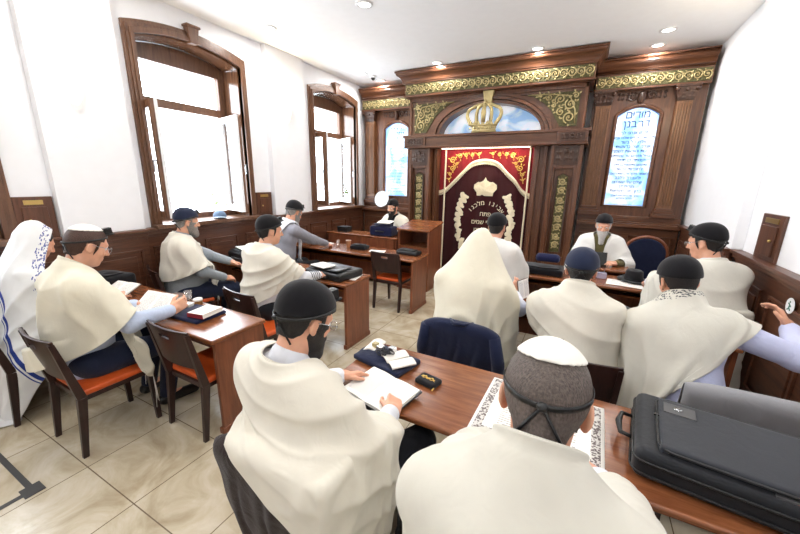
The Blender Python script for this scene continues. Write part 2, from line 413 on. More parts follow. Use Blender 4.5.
# windows: architrave with a keystone, lined reveal, sill, fixed light above two casements
def casement(root, hinge_y, sgn, ang, z0, z1, w, gx, handle=True):
    M4 = Matrix.Translation((gx, hinge_y, 0)) @ Matrix.Rotation(ang, 4, 'Z')
    mbi, mbo = MB(), MB()
    for mbx, x0, x1 in ((mbi, 0.0, 0.035), (mbo, -0.035, 0.0)):
        for (a, b, c, d) in ((0, 0.075, z0, z1), (w - 0.075, w, z0, z1), (0.075, w - 0.075, z0, z0 + 0.08), (0.075, w - 0.075, z1 - 0.08, z1)):
            lo, hi = sorted((sgn * a, sgn * b)); mbx.box(x0, x1, lo, hi, c, d, M4)
    o = mbi.build('casement', 'winwood', root, bev=0.004); mbo.build('outer_frame', 'white_frame', o, bev=0.004)
    lo, hi = sorted((sgn * 0.07, sgn * (w - 0.07))); MB().box(-0.004, 0.004, lo, hi, z0 + 0.07, z1 - 0.07, M4).build('pane', 'glass', o)
    if handle: MB().box(0.035, 0.07, sgn * (w - 0.05), sgn * (w - 0.03), (z0 + z1) / 2 - 0.01, (z0 + z1) / 2 + 0.01, M4).box(0.06, 0.075, sgn * (w - 0.05), sgn * (w - 0.03), (z0 + z1) / 2 - 0.12, (z0 + z1) / 2 + 0.01, M4).build('handle', 'steel', o, bev=0.003)
def window(n, y0, y1, angL, angR):
    root = bpy.data.objects.new(f'window_{n}', None); COL.objects.link(root); struct(root)
    gx = XL - 0.33; t = 0.09; mb = MB()
    for (d, x1) in ((0.0, 0.03), (0.03, 0.045), (0.06, 0.06)):      # stepped architrave
        a, b = y0 - 0.10 + d, y1 + 0.10 - d; w = 0.10 - d
        mb.box(XL - 0.01, XL + x1, a, y0, ZS0, ZSP); mb.box(XL - 0.01, XL + x1, y1, b, ZS0, ZSP)
        oa = arch(a, b, ZSP + 0.11 - d, ZAP + 0.11 - d); ia = arch(y0, y1, ZSP, ZAP)
        mb.prism([(a, ZSP)] + oa + [(b, ZSP)] + ia[::-1], XL - 0.01, XL + x1, 'x')
    mb.build('architrave', 'winwood', root, bev=0.003)
    yc = (y0 + y1) / 2
    MB().prism([(yc - 0.07, ZAP + 0.15), (yc + 0.07, ZAP + 0.15), (yc + 0.045, ZAP - 0.02), (yc - 0.045, ZAP - 0.02)], XL, XL + 0.085, 'x').box(XL, XL + 0.1, yc - 0.085, yc + 0.085, ZAP + 0.15, ZAP + 0.175).build('keystone', 'winwood', root, bev=0.004)
    mb = MB(); ia = arch(y0, y1, ZSP, ZAP); ib = arch(y0 + 0.02, y1 - 0.02, ZSP - 0.015, ZAP - 0.02)
    mb.prism([(y0, ZS0)] + ia + [(y1, ZS0), (y1 - 0.02, ZS0)] + ib[::-1] + [(y0 + 0.02, ZS0)], gx - 0.02, XL, 'x').build('reveal', MAT['reveal'], root)
    MB().box(gx - 0.02, XL + 0.14, y0 - 0.1, y1 + 0.1, ZS0 - 0.02, ZS0 + 0.03).build('sill', 'winwood', root, bev=0.008)
    mb = MB(); zt = 2.62
    mb.box(gx - 0.04, gx + 0.04, y0 + 0.02, y0 + 0.02 + t, ZS0 + 0.03, ZSP).box(gx - 0.04, gx + 0.04, y1 - 0.02 - t, y1 - 0.02, ZS0 + 0.03, ZSP)
    mb.box(gx - 0.04, gx + 0.05, y0 + 0.02 + t, y1 - 0.02 - t, zt, zt + 0.10).box(gx - 0.04, gx + 0.04, y0 + 0.02 + t, y1 - 0.02 - t, ZS0 + 0.03, ZS0 + 0.10)
    mb.prism([(y0 + 0.02, 3.12), (y1 - 0.02, 3.12), (y1 - 0.02, ZSP - 0.02)] + arch(y0 + 0.02, y1 - 0.02, ZSP - 0.02, ZAP - 0.025)[::-1], gx - 0.04, gx + 0.045, 'x')
    mb.build('frame', 'winwood', root, bev=0.005)
    MB().box(gx - 0.006, gx + 0.002, y0 + 0.1, y1 - 0.1, zt + 0.09, 3.13).build('pane', 'glass', root)
    w = (y1 - y0 - 0.04 - 2 * t) / 2
    casement(root, y0 + 0.02 + t, 1, angL, ZS0 + 0.105, zt - 0.005, w, gx + 0.04); casement(root, y1 - 0.02 - t, -1, angR, ZS0 + 0.105, zt - 0.005, w, gx + 0.04)
MAT['reveal'] = wood('lacquered_reveal', '#4a3022', '#7a553d', 'z', 0.16)
_b = MAT['reveal'].node_tree.nodes['Principled BSDF']; _b.inputs['Coat Weight'].default_value = 0.8; _b.inputs['Coat Roughness'].default_value = 0.06
window(1, *WIN[0], -math.radians(102), math.radians(75)); window(2, *WIN[1], -math.radians(93), math.radians(60)); window(3, *WIN[2], 0.0, 0.0)

# ---------------------------------------------------------------- ceiling lights, camera dome, sconces, wall boxes
def sconce(x, y, z, sgn, label):
    t = thing('wall_sconce', label, 'lamp', (x, y, z), 0, 'half-round wall sconces')
    R = lambda r, z: (r, z)
    mb = MB(); pr = [(0.02, -0.17), (0.045, -0.13), (0.07, -0.05), (0.085, 0.06), (0.09, 0.14)]
    vs = []; fs = []; n = 14
    for r, zz in pr:
        for i in range(n + 1):
            a = -PI / 2 + PI * i / n; vs.append((sgn * r * math.cos(a), r * math.sin(a), zz))
    for j in range(len(pr) - 1):
        for i in range(n): fs.append((j * (n + 1) + i, j * (n + 1) + i + 1, (j + 1) * (n + 1) + i + 1, (j + 1) * (n + 1) + i))
    mb.add(vs, fs).build('lamp_shade', MAT['sconce_glass'], t, smooth=True, solid=0.004)
    MB().box(min(0, sgn * 0.012), max(0, sgn * 0.012), -0.05, 0.05, -0.12, 0.12).build('back_plate', 'white_frame', t, bev=0.003)
    MB().lathe([(0.012, 0.0), (0.02, 0.03), (0.02, 0.07), (0.008, 0.1)], 12, Matrix.Translation((sgn * 0.045, 0, -0.02))).build('bulb', MAT['bulb'], t, smooth=True)
    l = bpy.data.lights.new('sconce_light', 'POINT'); l.energy = SCONCE; l.color = (1.0, 0.82, 0.55); l.shadow_soft_size = 0.04
    o = bpy.data.objects.new('sconce_light', l); o.location = (x + sgn * 0.05, y, z + 0.16); COL.objects.link(o)
SCONCE = 22.0
MAT['sconce_glass'] = emit('frosted_sconce_glass', '#fff1d8', 1.3); MAT['bulb'] = emit('bulb_glow', '#fff0d0', 6.0)
sconce(XL + 0.092, 1.70, 2.62, 1, 'white half-round wall sconce on the white pilaster left of the near window')
sconce(XL + 0.092, 4.36, 2.82, 1, 'white half-round wall sconce on the white pilaster between the two windows')
sconce(XR - 0.092, 4.70, 2.78, -1, 'white half-round wall sconce on the right wall, above the right wall cabinet')
MAT['lamp_disc'] = emit('downlight_glow', '#fffaf2', 6.0)
spots = [(x, y) for y in LAMP_Y for x in LAMP_X] + [(-3.78, 6.36), (0.63, 6.36)]
names = {(-2.40, 3.68): 'round recessed ceiling downlight at the top edge, first right of the near window', (-3.85, 3.68): 'round recessed ceiling downlight above the white pilaster between the windows',
         (-3.85, 5.82): 'round recessed ceiling downlight by the far window beside the dome camera', (-2.40, 5.82): 'round recessed ceiling downlight before the left half of the ark cornice', (-0.86, 5.82): 'round recessed ceiling downlight before the right half of the ark cornice',
         (0.66, 5.82): 'round recessed ceiling downlight in front of the right side cornice, nearer of two', (-3.78, 6.36): 'round recessed ceiling downlight right above the left side cornice', (0.63, 6.36): 'round recessed ceiling downlight close to the right side cornice, farther of two'}
for i, (x, y) in enumerate(spots):
    t = thing('ceiling_downlight', names.get((x, y), 'round recessed ceiling downlight over the rows behind the viewer'), 'lamp', (x, y, ZC), 0, 'recessed ceiling downlights')
    MB().lathe([(0.065, -0.004), (0.07, -0.012), (0.095, -0.010), (0.098, 0.0)], 28, caps=False).build('trim_ring', 'white_frame', t, smooth=True)
    MB().lathe([(0.0, -0.005), (0.066, -0.005)], 28, caps=False).build('diffuser', MAT['lamp_disc'], t)
    area_light('downlight', (x, y, ZC - 0.014), DOWN_POWER, 0.13, (1.0, 0.97, 0.93))
t = thing('dome_camera', 'small dark dome camera on the ceiling near the far window', 'camera', (-3.76, 6.05, ZC))
MB().lathe([(0.06, 0), (0.062, -0.02), (0.05, -0.03)], 24).build('housing', 'white_frame', t, smooth=True); MB().ball((0, 0, -0.03), (0.042, 0.042, 0.045), 16, 10).build('dome', 'black_leather', t, smooth=True)
def wall_cabinet(x, sgn, y0, y1, z0, z1, label):
    t = thing('wall_cabinet', label, 'cabinet', (x, (y0 + y1) / 2, z0)); h = (y1 - y0) / 2; H = z1 - z0
    f = lambda a, b: tuple(sorted((sgn * a, sgn * b)))
    MB().box(*f(0, 0.025), -h, h, 0, H).build('carcass', 'wains_z', t, bev=0.004)
    d = MB().box(*f(0.025, 0.04), -h + 0.05, h - 0.05, 0.04, H - 0.09).build('door', 'wains_z', t, bev=0.005)
    MB().ball((sgn * 0.05, -h + 0.085, H * 0.45), 0.012).build('knob', 'brass', d, smooth=True)
    MB().box(*f(0.025, 0.03), -h + 0.07, h - 0.07, H - 0.07, H - 0.03).build('name_plate', MAT['brass'], t, bev=0.001)
wall_cabinet(XL, 1, 1.14, 1.41, RAIL, 1.62, 'brown wooden wall cabinet with knob and brass plate, beside the left pilaster')
wall_cabinet(XL, 1, 3.72, 4.01, RAIL, 1.60, 'brown wooden wall cabinet between the near window and the sconce pilaster')
wall_cabinet(XR, -1, 3.69, 4.06, RAIL, 1.61, 'brown wooden wall cabinet with knob and brass plate on the right wall')
t = thing('wall_switch', 'white switch plate on the wall just left of the far window', 'switch', (XL, 4.87, 1.42)); MB().box(0, 0.012, -0.04, 0.04, 0, 0.16).build('plate', 'white_frame', t, bev=0.003); MB().box(0.012, 0.017, -0.02, 0.02, 0.09, 0.14).build('rocker', 'white_frame', t, bev=0.002)
t = thing('round_sticker', 'round white sticker with a green figure on the right wall panelling', 'sticker', (XR - 0.0525, 3.22, 1.04))
A = Matrix.Rotation(-PI / 2, 4, 'Y')
MB().lathe([(0.0, 0), (0.055, 0), (0.055, 0.002), (0, 0.002)], 28, A, caps=False).build('disc', 'white_frame', t)
MAT['green'] = plain('sign_green', '#3f6f5c', 0.6)
g = MB().ball((-0.003, 0.006, 0.025), (0.001, 0.008, 0.008)); g.tube([(-0.003, 0.02, 0.014), (-0.003, 0.0, 0.006), (-0.003, -0.015, -0.004)], 0.004, 5).tube([(-0.003, 0.0, 0.006), (-0.003, 0.004, -0.018), (-0.003, 0.02, -0.032)], 0.004, 5).tube([(-0.003, 0.004, -0.014), (-0.003, -0.018, -0.03)], 0.004, 5)
g.build('emblem', MAT['green'], t)
o = MB().box(-3.42, -2.66, 0.47, 0.50, 0, 0.004).box(-2.69, -2.66, -0.6, 0.50, 0, 0.004).box(-2.73, -2.63, 0.44, 0.53, 0, 0.005).build('floor_strip', MAT['black_trousers_strip'] if 'black_trousers_strip' in MAT else plain('dark_strip', '#3c3b3a', 0.6))
tag(o, 'dark L-shaped strip of tape on the tiled floor at the lower left', 'tape')
# greenery outside the far window
t = thing('bush', 'green leafy bush outside the far window', 'bush', (-7.6, 6.2, 0))
mb = MB()
for i in range(700):
    a, b, r = random.uniform(0, 2 * PI), random.uniform(-1, 1), random.uniform(0.6, 1) ; c = Vector((r * math.cos(a) * math.sqrt(1 - b * b) * 0.9, r * math.sin(a) * math.sqrt(1 - b * b) * 1.1, 0.95 + 0.75 * r * b))
    A = Matrix.Translation(c) @ Matrix.Rotation(a, 4, 'Z') @ Matrix.Rotation(random.uniform(-1, 1), 4, 'X'); mb.add([(-0.06, 0, 0), (0, -0.035, 0.01), (0.07, 0, 0), (0, 0.035, 0.01)], [(0, 1, 2, 3)], A)
mb.build('foliage', plain('leaf', '#4f7a35', 0.6, var=0.3), t); MB().tube([(0, 0, 0), (0.03, 0, 0.5), (0, 0.02, 1.0)], [0.05, 0.04, 0.02]).build('trunk', 'wenge', t)
# ---------------------------------------------------------------- the ark wall
def spiral(cx, cz, r, a0, turns, sgn, y, n=26, r1=0.18):
    return [(cx + r * (1 - (1 - r1) * t) * math.cos(a0 + sgn * 2 * PI * turns * t), y, cz + r * (1 - (1 - r1) * t) * math.sin(a0 + sgn * 2 * PI * turns * t)) for t in [i / n for i in range(n + 1)]]
def leaf(mb, x, y, z, a, l, w):
    c, s = math.cos(a), math.sin(a); P = lambda u, v, d: (x + u * c - v * s, y + d, z + u * s + v * c)
    mb.add([P(0, 0, 0), P(l * .5, w, -.004), P(l, 0, -.002), P(l * .5, -w, -.004), P(l * .5, 0, -.012)], [(0, 4, 1), (1, 4, 2), (2, 4, 3), (3, 4, 0)])
def frieze_relief(x0, x1, z0, z1, y):
    """running vine: alternating volutes with leaves"""
    mb = MB(); h = z1 - z0; n = max(2, round((x1 - x0) / (h * 0.66))); w = (x1 - x0) / n; zc = (z0 + z1) / 2
    for i in range(n):
        cx = x0 + (i + 0.5) * w; sg = 1 if i % 2 == 0 else -1
        mb.tube(spiral(cx, zc, h * 0.36, sg * (-PI / 2), 1.6, sg, y - 0.008), [0.011 * h / 0.18 * (1.1 - 0.5 * k / 26) for k in range(27)], 5)
        mb.ball((cx, y - 0.012, zc), (h * 0.07, 0.012, h * 0.07), 8, 5)
        for a in (0.6, 1.9, 3.4, 5.0): leaf(mb, cx + h * 0.3 * math.cos(a), y - 0.004, zc + h * 0.3 * math.sin(a), a + 0.5 * sg, h * 0.2, h * 0.06)
    return mb
def strip_relief(x0, x1, z0, z1, y):
    mb = MB(); w = x1 - x0; n = max(2, round((z1 - z0) / (w * 0.9))); h = (z1 - z0) / n; xc = (x0 + x1) / 2
    for i in range(n):
        cz = z0 + (i + 0.5) * h; sg = 1 if i % 2 == 0 else -1
        mb.tube(spiral(xc, cz, w * 0.36, sg * 0.2, 1.5, sg, y - 0.008), 0.014, 5); mb.ball((xc, y - 0.01, cz), (0.014, 0.01, 0.014), 8, 5)
        for a in (0.9, 2.6, 4.0, 5.6): leaf(mb, xc + w * 0.28 * math.cos(a), y - 0.004, cz + w * 0.28 * math.sin(a), a, 0.04, 0.012)
    return mb
OGEE = [(0.0, 0.0), (0.10, 0.0), (0.10, 0.10), (0.20, 0.14), (0.20, 0.22), (0.26, 0.34), (0.38, 0.47), (0.56, 0.57), (0.74, 0.63), (0.84, 0.70), (0.88, 0.78), (0.88, 0.84), (1.0, 0.86), (1.0, 1.0)]
def ogee(x0, x1, yb, z0, z1, proj, ends):
    mb = MB(); n = len(OGEE); vs = []; fs = []
    for q, h in OGEE:
        d = proj * q; e = d * ends; z = z0 + (z1 - z0) * h
        vs += [(x0 - e, YF - 0.02, z), (x0 - e, yb - d, z), (x1 + e, yb - d, z), (x1 + e, YF - 0.02, z)]
    for i in range(n - 1):
        for k in range(3): fs.append((4 * i + k, 4 * i + k + 1, 4 * i + k + 5, 4 * i + k + 4))
    fs.append((0, 3, 2, 1)); fs.append(tuple(4 * (n - 1) + k for k in range(4))); return mb.add(vs, fs)
def carved_block(mb, x0, x1, y, z0, z1):
    """acanthus carving: rows of leaves and a rosette"""
    w, h = x1 - x0, z1 - z0; n = max(3, int(w / 0.05))
    for r in range(2):
        for i in range(n):
            leaf(mb, x0 + (i + 0.5) * w / n, y, z0 + h * (0.1 + 0.4 * r), PI / 2 + 0.25 * math.sin(i * 2.1), h * 0.42, w / n * 0.5)
    mb.ball(((x0 + x1) / 2, y - 0.008, z1 - h * 0.2), (h * 0.14, 0.02, h * 0.14), 10, 6)
def pilaster(root, x0, x1, y, z0, z1):
    """fluted shaft on a stepped base under a carved capital"""
    w = x1 - x0; mb = MB(); mb.box(x0, x1, y, y + 0.1, z0 + 0.14, z1 - 0.2)
    n = 5; f = (w - 0.03) / n
    for i in range(n + 1): mb.box(x0 + 0.012 + i * f - 0.006, x0 + 0.012 + i * f + 0.012, y - 0.024, y, z0 + 0.18, z1 - 0.24)
    p = mb.build('pilaster', 'altar_light', root, bev=0.004)
    MB().box(x0 - 0.05, x1 + 0.05, y - 0.06, y + 0.1, z0, z0 + 0.06).box(x0 - 0.03, x1 + 0.03, y - 0.04, y + 0.1, z0 + 0.06, z0 + 0.1).box(x0 - 0.012, x1 + 0.012, y - 0.02, y + 0.1, z0 + 0.1, z0 + 0.14).build('base', 'altar_x', p, bev=0.008)
    mb = MB(); mb.frustum(((x0 + x1) / 2, y + 0.045, z1 - 0.2), (w / 2, 0.06), ((x0 + x1) / 2, y + 0.03, z1 - 0.03), (w / 2 + 0.04, 0.09)); mb.box(x0 - 0.05, x1 + 0.05, y - 0.07, y + 0.1, z1 - 0.03, z1); carved_block(mb, x0 - 0.02, x1 + 0.02, y - 0.04, z1 - 0.2, z1 - 0.04)
    for q in (x0 - 0.02, x1 + 0.02): mb.ball((q, y - 0.055, z1 - 0.06), (0.03, 0.025, 0.03), 10, 6)
    mb.build('capital', 'altar_dark', p, bev=0.003)

def cloud_glass(name, white, blue, strength, scale=3.0):
    m, nt, b = base(name); v = coord(nt); n = tex(nt, 'Noise', scale, v, Detail=5.0, Distortion=0.8)
    c = ramp(nt, n.outputs[0], [(0.38, lin(blue)), (0.58, lin(white))])
    nt.links.new(c, b.inputs['Base Color']); nt.links.new(c, b.inputs['Emission Color']); b.inputs['Emission Strength'].default_value = strength; b.inputs['Roughness'].default_value = 0.15
    return m
MAT['lit_glass'] = cloud_glass('backlit_glass', '#eef6ff', '#8fc6ee', 0.75, 3.4)
MAT['lit_sky'] = cloud_glass('backlit_painted_sky', '#f2f6fc', '#8db4dc', 0.55, 2.6)
MAT['blue_border'] = emit('blue_border', '#3b62b4', 0.3)
MAT['ink_blue'] = plain('ink_blue', '#2b4f8f', 0.6)

# centre: the holy ark
ark = thing('holy_ark', 'tall carved mahogany ark with gilt frieze, crown and arched painted light', 'ark', (-1.6, 6.5, 0)); AO = Vector((-1.6, 6.5, 0))
def ab(mb, name, mat, parent=None, **k):
    mb.v = [(x - AO.x, y - AO.y, z - AO.z) for x, y, z in mb.v] if parent is None or parent == ark else mb.v
    return mb.build(name, mat, parent or ark, **k)
def sub(mb, name, mat, parent, **k):
    mb.v = [(x - AO.x, y - AO.y, z - AO.z) for x, y, z in mb.v]; return mb.build(name, mat, parent, **k)
for x0, x1, g0, g1 in ((-3.04, -2.62, -2.93, -2.76), (-0.55, -0.10, -0.42, -0.25)):
    mb = MB(); mb.box(x0, x1, 6.28, YF - 0.02, 0, 2.40)
    for a, b in ((x0, g0 - 0.05), (g1 + 0.05, x1)): mb.box(a, b, 6.22, 6.28, 0, 2.40)
    mb.box(g0 - 0.05, g1 + 0.05, 6.22, 6.28, 0, 0.62).box(g0 - 0.05, g1 + 0.05, 6.22, 6.28, 2.04, 2.40)
    for q in (x0, x1 - 0.05): mb.box(q, q + 0.05, 6.19, 6.22, 0, 2.40)
    p = ab(mb, 'pier', 'altar', bev=0.006)
    zt = 1.97; pr = [(g0, 0.70), (g1, 0.70), (g1, zt - 0.05), ((g0 + g1) / 2, zt), (g0, zt - 0.05)]
    gp = sub(MB().prism(pr, 6.255, 6.285), 'gilt_panel', 'gilt_ground', p)
    sub(strip_relief(g0 + 0.005, g1 - 0.005, 0.74, zt - 0.05, 6.255), 'gilt_relief', 'gold', p, smooth=True)
    mb = MB().tube([(a, 6.245, b) for a, b in pr], 0.012, 6, closed=True); sub(mb, 'bead_moulding', 'altar_dark', p, smooth=True)
    mb = MB(); mb.box(x0 + 0.05, x1 - 0.05, 6.19, 6.22, 2.10, 2.38); carved_block(mb, x0 + 0.07, x1 - 0.07, 6.185, 2.12, 2.36); sub(mb, 'carved_capital', 'altar_dark', p)
# inner jambs, header
ab(MB().box(-2.62, -2.54, 6.38, YF - 0.02, 0, 2.40).box(-2.60, -2.56, 6.34, 6.38, 0, 2.40), 'jamb', 'altar', bev=0.006); ab(MB().box(-0.83, -0.55, 6.38, YF - 0.02, 0, 2.40).box(-0.79, -0.74, 6.34, 6.38, 0, 2.40).box(-0.66, -0.61, 6.32, 6.38, 0, 2.40), 'jamb', 'altar', bev=0.006)
ab(MB().box(-2.54, -0.83, 6.80, YF - 0.02, 0, 2.45), 'back_board', 'altar_dark')
mb = MB(); mb.box(-3.09, -0.06, 6.10, YF - 0.02, 2.40, 2.58).box(-3.12, -0.03, 6.06, YF - 0.02, 2.575, 2.615).box(-3.10, -0.05, 6.085, YF - 0.02, 2.395, 2.425)
for q in (-3.09, -0.48): mb.box(q, q + 0.42, 6.065, 6.10, 2.42, 2.58)
hd = ab(mb, 'header', 'altar_x', bev=0.006)
for q in (-3.05, -0.44):
    mb = MB(); mb.box(q + 0.0, q + 0.34, 6.05, 6.066, 2.44, 2.56); carved_block(mb, q + 0.02, q + 0.32, 6.048, 2.445, 2.555)
    mb.tube(spiral(q + 0.09, 2.50, 0.045, 0, 1.4, 1, 6.045), 0.008, 5).tube(spiral(q + 0.25, 2.50, 0.045, PI, 1.4, -1, 6.045), 0.008, 5); sub(mb, 'carved_block', 'altar_dark', hd)
# arch wall
CX, ZA = -1.60, 2.60
def el_arc(a, b, n=36, t0=0.0, t1=PI): return [(CX - a * math.cos(t0 + (t1 - t0) * i / n), ZA + b * math.sin(t0 + (t1 - t0) * i / n)) for i in range(n + 1)]
RA, RB = 0.86, 0.48
mb = MB(); mb.prism([(-3.06, 3.30), (-3.06, ZA)] + el_arc(RA, RB) + [(-0.14, ZA), (-0.14, 3.30)], 6.24, YF - 0.02)
mb.box(-3.06, -3.02, 6.21, 6.24, ZA, 3.28).box(-0.18, -0.14, 6.21, 6.24, ZA, 3.28).box(-3.06, -0.14, 6.21, 6.24, 3.20, 3.28)
aw = ab(mb, 'arch_wall', 'altar', bev=0.004)
for d, p, w in ((0.0, 0.05, 0.05), (0.06, 0.075, 0.05), (0.12, 0.045, 0.045)):
    o1 = el_arc(RA + d + w, RB + (d + w) * 0.95); i1 = el_arc(RA + d, RB + d * 0.95); m2 = MB()
    for i in range(36):
        m2.prism([i1[i], o1[i], o1[i + 1], i1[i + 1]], 6.24 - p, 6.245)
    sub(m2, 'archivolt', 'altar_x', aw)
ab(MB().prism(el_arc(RA + 0.02, RB + 0.02), 6.44, 6.46), 'painted_light', 'lit_sky')
for sg in (-1, 1):
    xo = CX + sg * 1.36; pts = []
    for i in range(11):
        t = math.radians(28 + 40 * i / 10); x, z = (RA + 0.235) * math.cos(t), (RB + 0.22) * math.sin(t) * 0.97; pts.append((CX + sg * x, ZA + min(z, 0.56)))
    a0, a1 = pts[0], pts[-1]
    poly = [(xo, 2.67), (max(min(a0[0], xo), xo) if False else (xo - sg * 0.24), 2.67)] + [p for p in pts if p[1] > 2.72 and abs(p[0] - CX) < 1.12] + [(CX + sg * 0.52, 3.16), (xo, 3.16)]
    sp = ab(MB().prism(poly, 6.222, 6.242), 'spandrel_panel', 'gilt_ground', aw) if False else sub(MB().prism(poly, 6.222, 6.242), 'spandrel_panel', 'gilt_ground', aw)
    m2 = MB()
    for (dx, z, r, a0_, tn, s2) in ((0.12, 2.79, 0.085, -1.2, 1.5, 1), (0.12, 2.98, 0.08, 1.0, 1.5, -1), (0.27, 3.06, 0.075, -0.6, 1.5, 1), (0.43, 3.10, 0.05, 0.5, 1.4, -1), (0.56, 3.125, 0.03, -0.6, 1.3, 1), (0.25, 2.88, 0.06, 2.0, 1.4, -1), (0.06, 3.10, 0.045, 0.4, 1.3, 1), (0.36, 2.98, 0.04, 1.0, 1.3, 1)):
        cx = xo - sg * dx
        m2.tube([(CX + (q[0] - CX), q[1], q[2]) for q in spiral(cx, z, r, a0_ if sg < 0 else PI - a0_, tn, s2 * -sg, 6.214)], 0.011, 5); m2.ball((cx, 6.212, z), (0.012, 0.008, 0.012), 8, 5)
        for a in (0.4, 1.7, 3.1, 4.6): leaf(m2, cx + r * math.cos(a), 6.218, z + r * math.sin(a), a + 0.4, 0.05, 0.014)
    m2.tube([(xo - sg * 0.03, 6.215, 2.70), (xo - sg * 0.05, 6.212, 2.9), (xo - sg * 0.14, 6.212, 3.1), (xo - sg * 0.4, 6.214, 3.14), (xo - sg * 0.75, 6.216, 3.15)], 0.01, 5)
    sub(m2, 'gilt_relief', 'gold', aw, smooth=True)
# frieze and cornice
fz = ab(MB().box(-3.10, -0.08, 6.08, YF - 0.02, 3.26, 3.48).box(-3.12, -0.06, 6.055, 6.09, 3.26, 3.285), 'frieze', 'altar_x', bev=0.004)
sub(MB().box(-3.08, -0.10, 6.07, 6.082, 3.30, 3.465), 'gilt_ground', 'gilt_ground', fz); sub(frieze_relief(-3.08, -0.10, 3.295, 3.47, 6.07), 'gilt_relief', 'gold', fz, smooth=True)
ab(ogee(-3.12, -0.07, 6.07, 3.475, 3.665, 0.15, 0.8), 'cornice', 'altar_x', bev=0.004)
# keystone and crown
ab(MB().prism([(CX - 0.09, 3.27), (CX + 0.09, 3.27), (CX + 0.055, 3.04), (CX - 0.055, 3.04)], 6.12, 6.24), 'keystone', 'gold', bev=0.01)
crw = MB(); cy = 6.10; cz = 2.615
crw.lathe([(0.20, 0), (0.215, 0.015), (0.20, 0.03), (0.205, 0.09), (0.225, 0.10), (0.225, 0.12), (0.19, 0.12), (0.19, 0.0)], 36, Matrix.Translation((CX - 0.03, cy, cz)) @ Matrix.Diagonal((1, 0.35, 1, 1)), caps=False)
for k in range(7):
    u = (k - 3) / 3; x = CX - 0.03 + u * 0.21; crw.prism([(x - 0.035, cz + 0.11), (x + 0.035, cz + 0.11), (x + u * 0.01, cz + 0.19 - 0.03 * abs(u))], cy - 0.085, cy - 0.06)
    crw.ball((x, cy - 0.075, cz + 0.06), (0.018, 0.014, 0.018), 8, 5)
crown = ab(crw, 'crown', 'gold', smooth=False)
m2 = MB()
for u, pk in ((-1, 0.25), (-0.55, 0.215), (0.55, 0.215), (1, 0.25)):
    pts = []
    for i in range(15):
        t = i / 14; x = u * (0.20 + (pk - 0.20) * 2.2 * math.sin(PI * min(t * 1.15, 1)) * (1 - t) ** 0.5) * (1 - t ** 4); pts.append((CX - 0.03 + x * (0.9 if t > 0.6 else 1), cy - 0.05 * (1 - t), cz + 0.12 + 0.32 * math.sin(t * PI / 2)))
    m2.tube(pts, [0.034 - 0.012 * i / 14 for i in range(15)], 8)
m2.tube([(CX - 0.03, cy - 0.06, cz + 0.15), (CX - 0.03, cy - 0.07, cz + 0.3), (CX - 0.03, cy - 0.02, cz + 0.44)], [0.034, 0.042, 0.026], 8); m2.ball((CX - 0.03, cy, cz + 0.46), 0.035, 12, 8).ball((CX - 0.03, cy, cz + 0.50), 0.014)
sub(m2, 'crown_arches', 'gold', crown, smooth=True)
# lamp strip behind the header that lights the valance
l = area_light('valance_lamp', (-1.68, 6.36, 2.385), 16, 1.5, (1.0, 0.86, 0.7), rot=(math.radians(28), 0, 0), size_y=0.03)
sub(MB().box(-2.45, -0.9, 6.34, 6.38, 2.388, 2.396), 'lamp_strip', MAT['bulb'], hd)

# the curtain
cur = thing('ark_curtain', 'dark red velvet ark curtain with scalloped valance, embroidered wreath, crown and lettering', 'curtain', (-1.68, 6.6, 0)); CO = Vector((-1.68, 6.6, 0))
MAT['velvet'] = fabric('wine_velvet', '#330910', 0.9, folds=0.15); MAT['velvet_red'] = fabric('red_velvet', '#74101a', 0.85, folds=0.15)  # valance red is brighter: glow of the lamp above put into the colour
for _k in ('velvet', 'velvet_red'): MAT[_k].node_tree.nodes['Principled BSDF'].inputs['Sheen Weight'].default_value = 0.25
MAT['thread'] = fabric('cream_thread', '#e6dcc0', 0.8, folds=0.3); MAT['gold_thread'] = plain('gold_thread', '#d8b25a', 0.4, 0.4, var=0.1)
fold = lambda x, z: 0.012 * math.sin(x * 13.0 + 0.6 * math.sin(z * 1.3)) + 0.006 * math.sin(x * 31 + 1.0)
def cpt(x, z, off=0.0): return (x - CO.x, 6.58 + fold(x, z) - off - CO.y, z)
X0, X1 = -2.54, -0.81
MB().grid(lambda u, v: cpt(X0 + u * (X1 - X0), 0.04 + v * 2.37), 90, 30).build('drape', 'velvet', cur, smooth=True, solid=0.006)
edge = [(-2.54, 1.58), (-2.42, 1.62), (-2.22, 1.82), (-2.10, 1.93), (-1.97, 2.09), (-1.84, 2.155), (-1.66, 2.175), (-1.46, 2.14), (-1.31, 2.00), (-1.25, 1.93), (-1.12, 1.84), (-0.98, 1.63), (-0.81, 1.56)]
ex = np.array([e[0] for e in edge]); ez = np.array([e[1] for e in edge])
def ebot(x):
    return float(sum(np.interp(x + d, ex, ez) for d in (-0.06, -0.03, 0, 0.03, 0.06)) / 5)
MB().grid(lambda u, v: cpt(X0 + u * (X1 - X0), ebot(X0 + u * (X1 - X0)) + v * (2.41 - ebot(X0 + u * (X1 - X0))), 0.03), 90, 14).build('valance', 'velvet_red', cur, smooth=True, solid=0.006)
def epath(off, y): return [cpt(X0 + (X1 - X0) * i / 80, ebot(X0 + (X1 - X0) * i / 80) + off, y) for i in range(81)]
br = MB(); a = epath(0.05, 0.04); b = epath(0.0, 0.04)
br.grid(lambda u, v: Vector(a[int(round(u * 80))]).lerp(Vector(b[int(round(u * 80))]), v), 80, 1).build('braid', 'thread', cur, smooth=True, solid=0.006)
fr = MB()
for i in range(0, 241):
    x = X0 + (X1 - X0) * i / 240; z = ebot(x); p0 = cpt(x, z, 0.037); p1 = cpt(x, z - 0.045, 0.037); fr.tube([p0, p1], 0.0028, 4)
fr.build('tassel_fringe', 'thread', cur)
